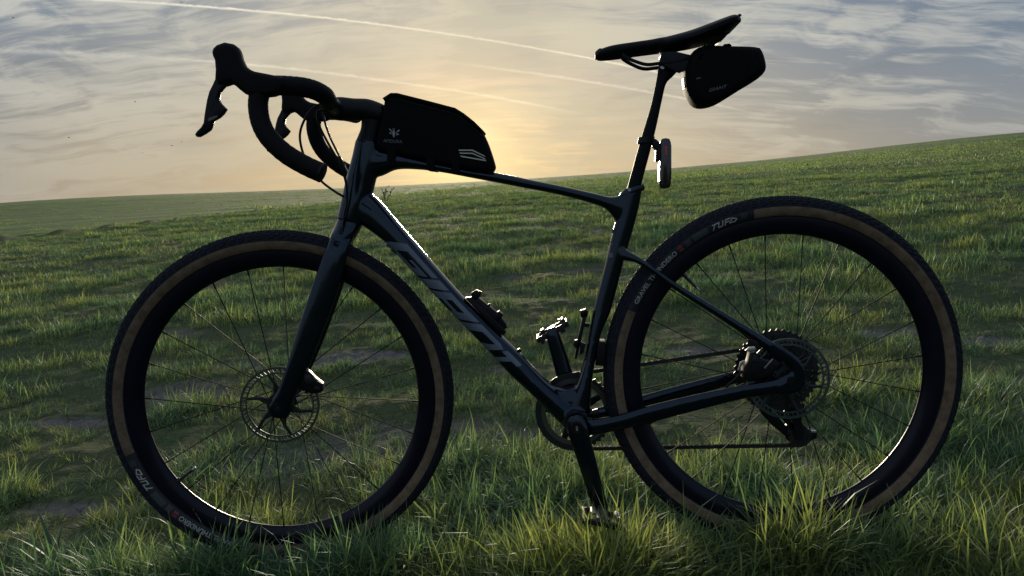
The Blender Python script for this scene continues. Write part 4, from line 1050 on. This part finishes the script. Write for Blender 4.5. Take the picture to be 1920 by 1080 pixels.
# top tube bag
tb_, OM = carried('top_tube_bag', 'black top tube bag with bee emblem and pale chevron stripes behind the stem', 'bike bag', P(820, 305, 0))
out = [(711, 280), (716, 240), (722, 215), (725, 194), (732, 184), (744, 180.5), (770, 187), (815, 199), (856, 209), (872, 219), (893, 236), (906, 250), (914, 266), (921, 285), (928, 308), (928.5, 316), (922, 324), (905, 322.5), (860, 315.5), (812, 305), (800, 303.5), (750, 291)]
pts = smooth_path([P(x, y, 0) for x, y in out], 2, True)
bagm = MB(); bagm.pillow([(p.x, p.z) for p in pts], 0, .0275, .010, steps=5); bme = bagm.mesh('bag_body', True); BAG_BVH = bvh_of(bme); shift(bme, OM)
body = link('bag_body', bme, BAG, tb_)
lid = [(723, 188), (738, 178.5), (750, 178.5), (800, 191), (857, 206), (873, 216), (892, 231), (909, 248), (907, 252), (890, 238), (871, 222), (855, 212), (800, 197.5), (748, 184), (738, 184), (727, 194)]
mb = px_pillow(lid, 0, .0300, .002, steps=2); me = mb.mesh('bag_lid'); shift(me, OM); link('bag_lid', me, BAG, tb_)
zp = smooth_path([P(x, y, -.0302) for x, y in ((745, 187), (800, 200), (854, 214.5), (870, 225), (888, 240), (903, 254))], 5)
mb = MB(); mb.tube([(p.x, -.0282, p.z) for p in zp], .0012, 6); me = mb.mesh('zip'); shift(me, OM); link('zip', me, MATTE, tb_)
for (x, y) in ((740, 283), (812, 300), (858, 306)):
    a = P(x, y, 0); mb = MB(); mb.pillow([(P(x-7, y-14, 0).x, P(x-7, y-14, 0).z), (P(x+8, y-12, 0).x, P(x+8, y-12, 0).z), (P(x+6, y+22, 0).x, P(x+6, y+22, 0).z), (P(x-9, y+20, 0).x, P(x-9, y+20, 0).z)], 0, .0288, .001, steps=1)
    me = mb.mesh('strap'); shift(me, OM); link('strap', me, BAG, tb_)
def bag_decal(name, vs, fs, mp, m_): project_decal(name, vs, fs, mp, BAG_BVH, m_, tb_, .0006, OM)
ident = lambda p: (lambda q: (q.x, q.z))(P(p[0], p[1], -.028))
def pxpoly(name, polys, m_, f=bag_decal):
    vs, fs = poly_mesh(polys, 6); f(name, vs, fs, ident, m_)
for pl in ([(860, 280.5), (886, 280.5), (909, 292), (909.5, 294), (885.5, 282.8), (860.5, 282.8)], [(861.5, 286), (886, 286.5), (909.5, 297), (910, 299), (885.5, 288.6), (862, 288.2)], [(863, 291.5), (911, 300), (911.5, 302.2), (864, 294)]):
    pxpoly('stripe', [pl], REFL)
bee = [[(737, 244), (739.5, 244), (741, 250), (739.5, 257), (738, 258), (736, 253), (735.5, 248)], [(729, 241), (732, 241.5), (735, 247), (734.5, 248.5)], [(730, 248), (734, 249), (734, 251.5), (731, 251)], [(747.5, 243), (750, 244.5), (743, 249.5), (742, 249)], [(742.5, 251), (746, 250), (748.5, 252.5), (744, 253.5)], [(736, 241), (737, 240.5), (738, 243.5), (737.4, 243.7)], [(740, 240.5), (741, 241), (739.6, 243.7), (739, 243.5)]]
pxpoly('emblem', bee, DECAL)
vs, fs, wd = text_mesh('APIDURA', 10, 36, cut=5); bag_decal('lettering', [(x, y) for x, y in vs], fs, lambda p: ident((718.5+p[0], 266.5-p[1]*.85+p[0]*.06)), DECALD)

# saddle bag
sb_, OM2 = carried('saddle_bag', 'small black saddle bag with grey lettering strapped under the saddle', 'bike bag', P(1330, 199, 0))
out = [(1284, 125), (1293, 104), (1308, 91), (1330, 87), (1352, 88), (1390, 89), (1412, 90), (1423, 94), (1429, 106), (1433, 122), (1432, 135), (1419, 149), (1391, 166), (1361, 185), (1343, 195), (1326, 200), (1311, 200), (1300, 194), (1291, 181), (1285, 165), (1283, 145)]
pts = smooth_path([P(x, y, -.01) for x, y in out], 2, True)
mb = MB(); mb.pillow([(p.x, p.z) for p in pts], 0, .038, .022, inset=.016, steps=7); me = mb.mesh('bag_body'); SB_BVH = bvh_of(me); shift(me, OM2); link('bag_body', me, BAG, sb_)
for nm, pl, hw in (('rear_tab', [(1418, 92), (1423, 91), (1431, 118), (1432, 126), (1427, 127), (1424, 112)], .010), ('front_clip', [(1280.5, 147), (1286, 143), (1292, 148), (1293, 168), (1288, 172), (1282, 165)], .015), ('seam_band', [(1352, 88.5), (1362, 87.5), (1366, 91), (1352, 93)], .030)):
    m2 = px_pillow(pl, 0, hw, .003, steps=2); me = m2.mesh(nm); shift(me, OM2); link(nm, me, MATTE if nm == 'front_clip' else BAG, sb_)
for pl in ([(1300, 118), (1312, 92), (1320, 92), (1307, 121)],):
    m2 = px_pillow(pl, 0, .038, .001, steps=1); me = m2.mesh('strap'); shift(me, OM2); link('strap', me, BAG, sb_)
sb_decal = lambda name, vs, fs, mp, m_: project_decal(name, vs, fs, mp, SB_BVH, m_, sb_, .0006, OM2)
ident2 = lambda p: (lambda q: (q.x, q.z))(P(p[0], p[1], -.036))
vs, fs, wd = text_mesh('GIANT', 10, 34, shear=.3, cut=5); sb_decal('lettering', vs, fs, lambda p: ident2((1329+p[0], 172.5-p[1]*.85-p[0]*.23)), DECALD)
vs, fs = poly_mesh([[(1305, 147), (1313, 145), (1313.5, 146.8), (1305, 149)]], 6); sb_decal('tab', vs, fs, ident2, DECALD)

# rear light on the seat post
lt_, OM3 = carried('rear_light', 'slim black rear light with red lens clamped to the seat post', 'bike light', P(1246, 354, 0))
def lsub(name, mb, m_): me = mb.mesh(name); shift(me, OM3); return link(name, me, m_, lt_)
lsub('light_body', px_pillow([(1237, 267), (1240, 261), (1247, 259.5), (1254, 261), (1257, 268), (1257, 345), (1254, 352), (1246, 354), (1238, 353), (1235, 346), (1235.5, 330), (1237, 300)], 0, .013, .005), LENS)
lsub('lens', px_pillow([(1254, 270), (1257.6, 272), (1257.6, 335), (1254, 338)], 0, .010, .001, steps=1), LENS)
lsub('reflector', px_pillow([(1246, 274), (1251, 272), (1251, 290), (1247.5, 293)], -.012, .0020, .0005, steps=1), REDL)
lsub('lit_side_strip', px_pillow([(1235.2, 308), (1238.5, 305), (1238.5, 338), (1235, 340)], 0, .0125, .0008, steps=1), CREAM)  # cream strip painted for the light falling on the lower left side
m2 = MB(); a0_, a1_ = P(1198, 268, 0), P(1222, 261, 0); cc = (a0_+a1_)/2
edge_loft(m2, [((1194, 270), (1224, 267), .0165, 0), ((1197, 258), (1228, 257), .0165, 0)], n=22, sub=2); lsub('clamp_band', m2, MATTE)
lsub('bracket', px_pillow([(1222, 259), (1230, 262), (1240, 272), (1240, 300), (1232, 304), (1228, 302), (1229, 282), (1222, 275)], 0, .009, .002), MATTE)

# ------------------------------------------------------------------ plants and birds
LEAF = mat('broad_leaf', (.045, .10, .062), .5, spec=.3, noise=(30, (.08, .13, .05), .1))
STRAW = mat('dry_stem', (.055, .050, .032), .8, spec=.1)
def leaf_mesh(rr, L, w, lean, curl, az):
    mb = MB(); n = 7; x = z = 0.0; a = lean; L_ = []; 
    for k in range(n+1):
        f = k/n; ww = w*(.55+.9*f if f < .4 else (1.0-f)*1.5)*.5; ww = max(ww, .0003)
        L_.append((x, z, ww, a)); x += L/n*math.sin(a); z += L/n*math.cos(a); a += curl/n
    ca, sa = math.cos(az), math.sin(az); vs = []
    for (x, z, ww, a) in L_:
        for q, dz in ((-1, .25), (0, 0), (1, .25)):
            px_, py_ = x-dz*ww*math.cos(a), q*ww; vs.append((px_*ca-py_*sa, px_*sa+py_*ca, z+dz*ww*math.sin(a)))
    fs = []
    for k in range(n):
        for q in range(2): fs.append((k*3+q, k*3+q+1, k*3+q+4, k*3+q+3))
    mb.add(vs, fs); return mb.mesh('leaf')
def broad_plant(px_, py_, label, spec, seed):
    p = ground_hit(px_, py_); o = link('broad_grass', None, None, None, label, 'plant'); o.location = (p.x, p.y, float(height(p.x, p.y))-.004)
    rr = random.Random(seed)
    for (az, lean, L, w, curl) in spec:
        link('leaf', leaf_mesh(rr, L, w, R(lean), curl, R(az)), LEAF, o)
broad_plant(925, 900, 'clump of long flat grass leaves leaning over between the two wheels', [(172, 62, .20, .009, .5), (178, 72, .17, .008, .4), (165, 50, .16, .008, .8), (20, 66, .13, .008, .5), (10, 55, .15, .007, .9), (95, 45, .12, .007, .8), (200, 70, .15, .008, .4), (340, 60, .12, .007, .6)], 1)
broad_plant(105, 1062, 'tall bluish grass leaves rising beside the front tyre', [(60, 8, .13, .009, .3), (150, 22, .15, .010, .5), (200, 34, .13, .009, .6), (20, 30, .12, .008, .7), (170, 50, .14, .008, .4), (280, 20, .10, .008, .3)], 2)
broad_plant(1345, 1078, 'single pale pointed grass leaf standing below the rear tyre', [(90, 4, .045, .009, .1), (200, 30, .05, .006, .5), (330, 35, .05, .005, .6)], 3)
def far_weed(px_, py_, hpx, label, n, seed, leafy):
    p = ground_hit(px_, py_); d = (p-CAMW).length; H = hpx/F*d; rr = random.Random(seed)
    o = link('dry_weed', None, None, None, label, 'weed'); o.location = (p.x, p.y, float(height(p.x, p.y))-.01)
    for k in range(n):
        az = rr.uniform(0, 6.28); ln = rr.uniform(.1, .6); pts = [(rr.gauss(0, .08)*H, rr.gauss(0, .08)*H, 0)]
        for q in range(1, 5): f = q/4; pts.append((pts[0][0]+math.cos(az)*ln*H*f**1.3, pts[0][1]+math.sin(az)*ln*H*f**1.3, H*f*rr.uniform(.8, 1.05)))
        mb = MB(); mb.tube(pts, [.014*H, .012*H, .010*H, .008*H, .004*H], 5)
        st_ = link('stem', mb.mesh('stem'), STRAW, o)
        mb = MB()
        for q in range(leafy):
            f = rr.uniform(.3, 1.0); i = min(3, int(f*4)); a = Vector(pts[i]).lerp(Vector(pts[i+1]), f*4-i if f < 1 else 1)
            e = a+Vector((rr.gauss(0, .12), rr.gauss(0, .12), rr.uniform(.02, .16)))*H; s_ = Vector((rr.gauss(0, .03), rr.gauss(0, .03), 0))*H
            mb.add([a, a.lerp(e, .5)+s_, e, a.lerp(e, .5)-s_], [(0, 1, 2, 3)])
        m_ = link('seed_heads', mb.mesh('seed_heads', False), STRAW, st_); m_['kind'] = 'stuff'
far_weed(722, 378, 28, 'small dry branching weed on the field margin behind the head tube', 7, 3, 9)
far_weed(1513, 313, 9, 'low dark weed tuft on the slope behind the rear wheel', 9, 5, 14)
BIRD = mat('bird_plumage', (.02, .02, .022), .8)
def bird(px_, py_, dist, span, seed):
    rr = random.Random(seed); mb = MB(); b = span
    mb.tube([(-.30*b, 0, 0), (-.2*b, 0, .01*b), (0, 0, 0), (.18*b, 0, .01*b), (.26*b, 0, .02*b)], [.01*b, .05*b, .075*b, .05*b, .01*b], 8)
    dih = rr.uniform(.1, .45)
    for sg in (-1, 1):
        mb.add([(.10*b, 0, .03*b), (.12*b, sg*.28*b, .28*b*dih), (-.02*b, sg*.5*b, .5*b*dih*.8), (-.10*b, sg*.26*b, .26*b*dih), (-.10*b, 0, .02*b), (0, sg*.2*b, .22*b*dih+.012*b)], [(0, 1, 5), (1, 2, 5), (2, 3, 5), (3, 4, 5), (4, 0, 5)])
    o = link('bird', mb.mesh('bird'), BIRD, None, 'tiny dark bird gliding high in the hazy evening sky', 'bird', 'birds in the evening sky')
    o.location = CAMW+ray_w(px_, py_)*dist; o.rotation_euler = (0, 0, rr.uniform(0, 6.28))
for k, q in enumerate(((24, 33), (340, 4), (254, 191), (129, 258), (322, 273), (340, 266), (267, 287))): bird(*q, 90, .42, k)
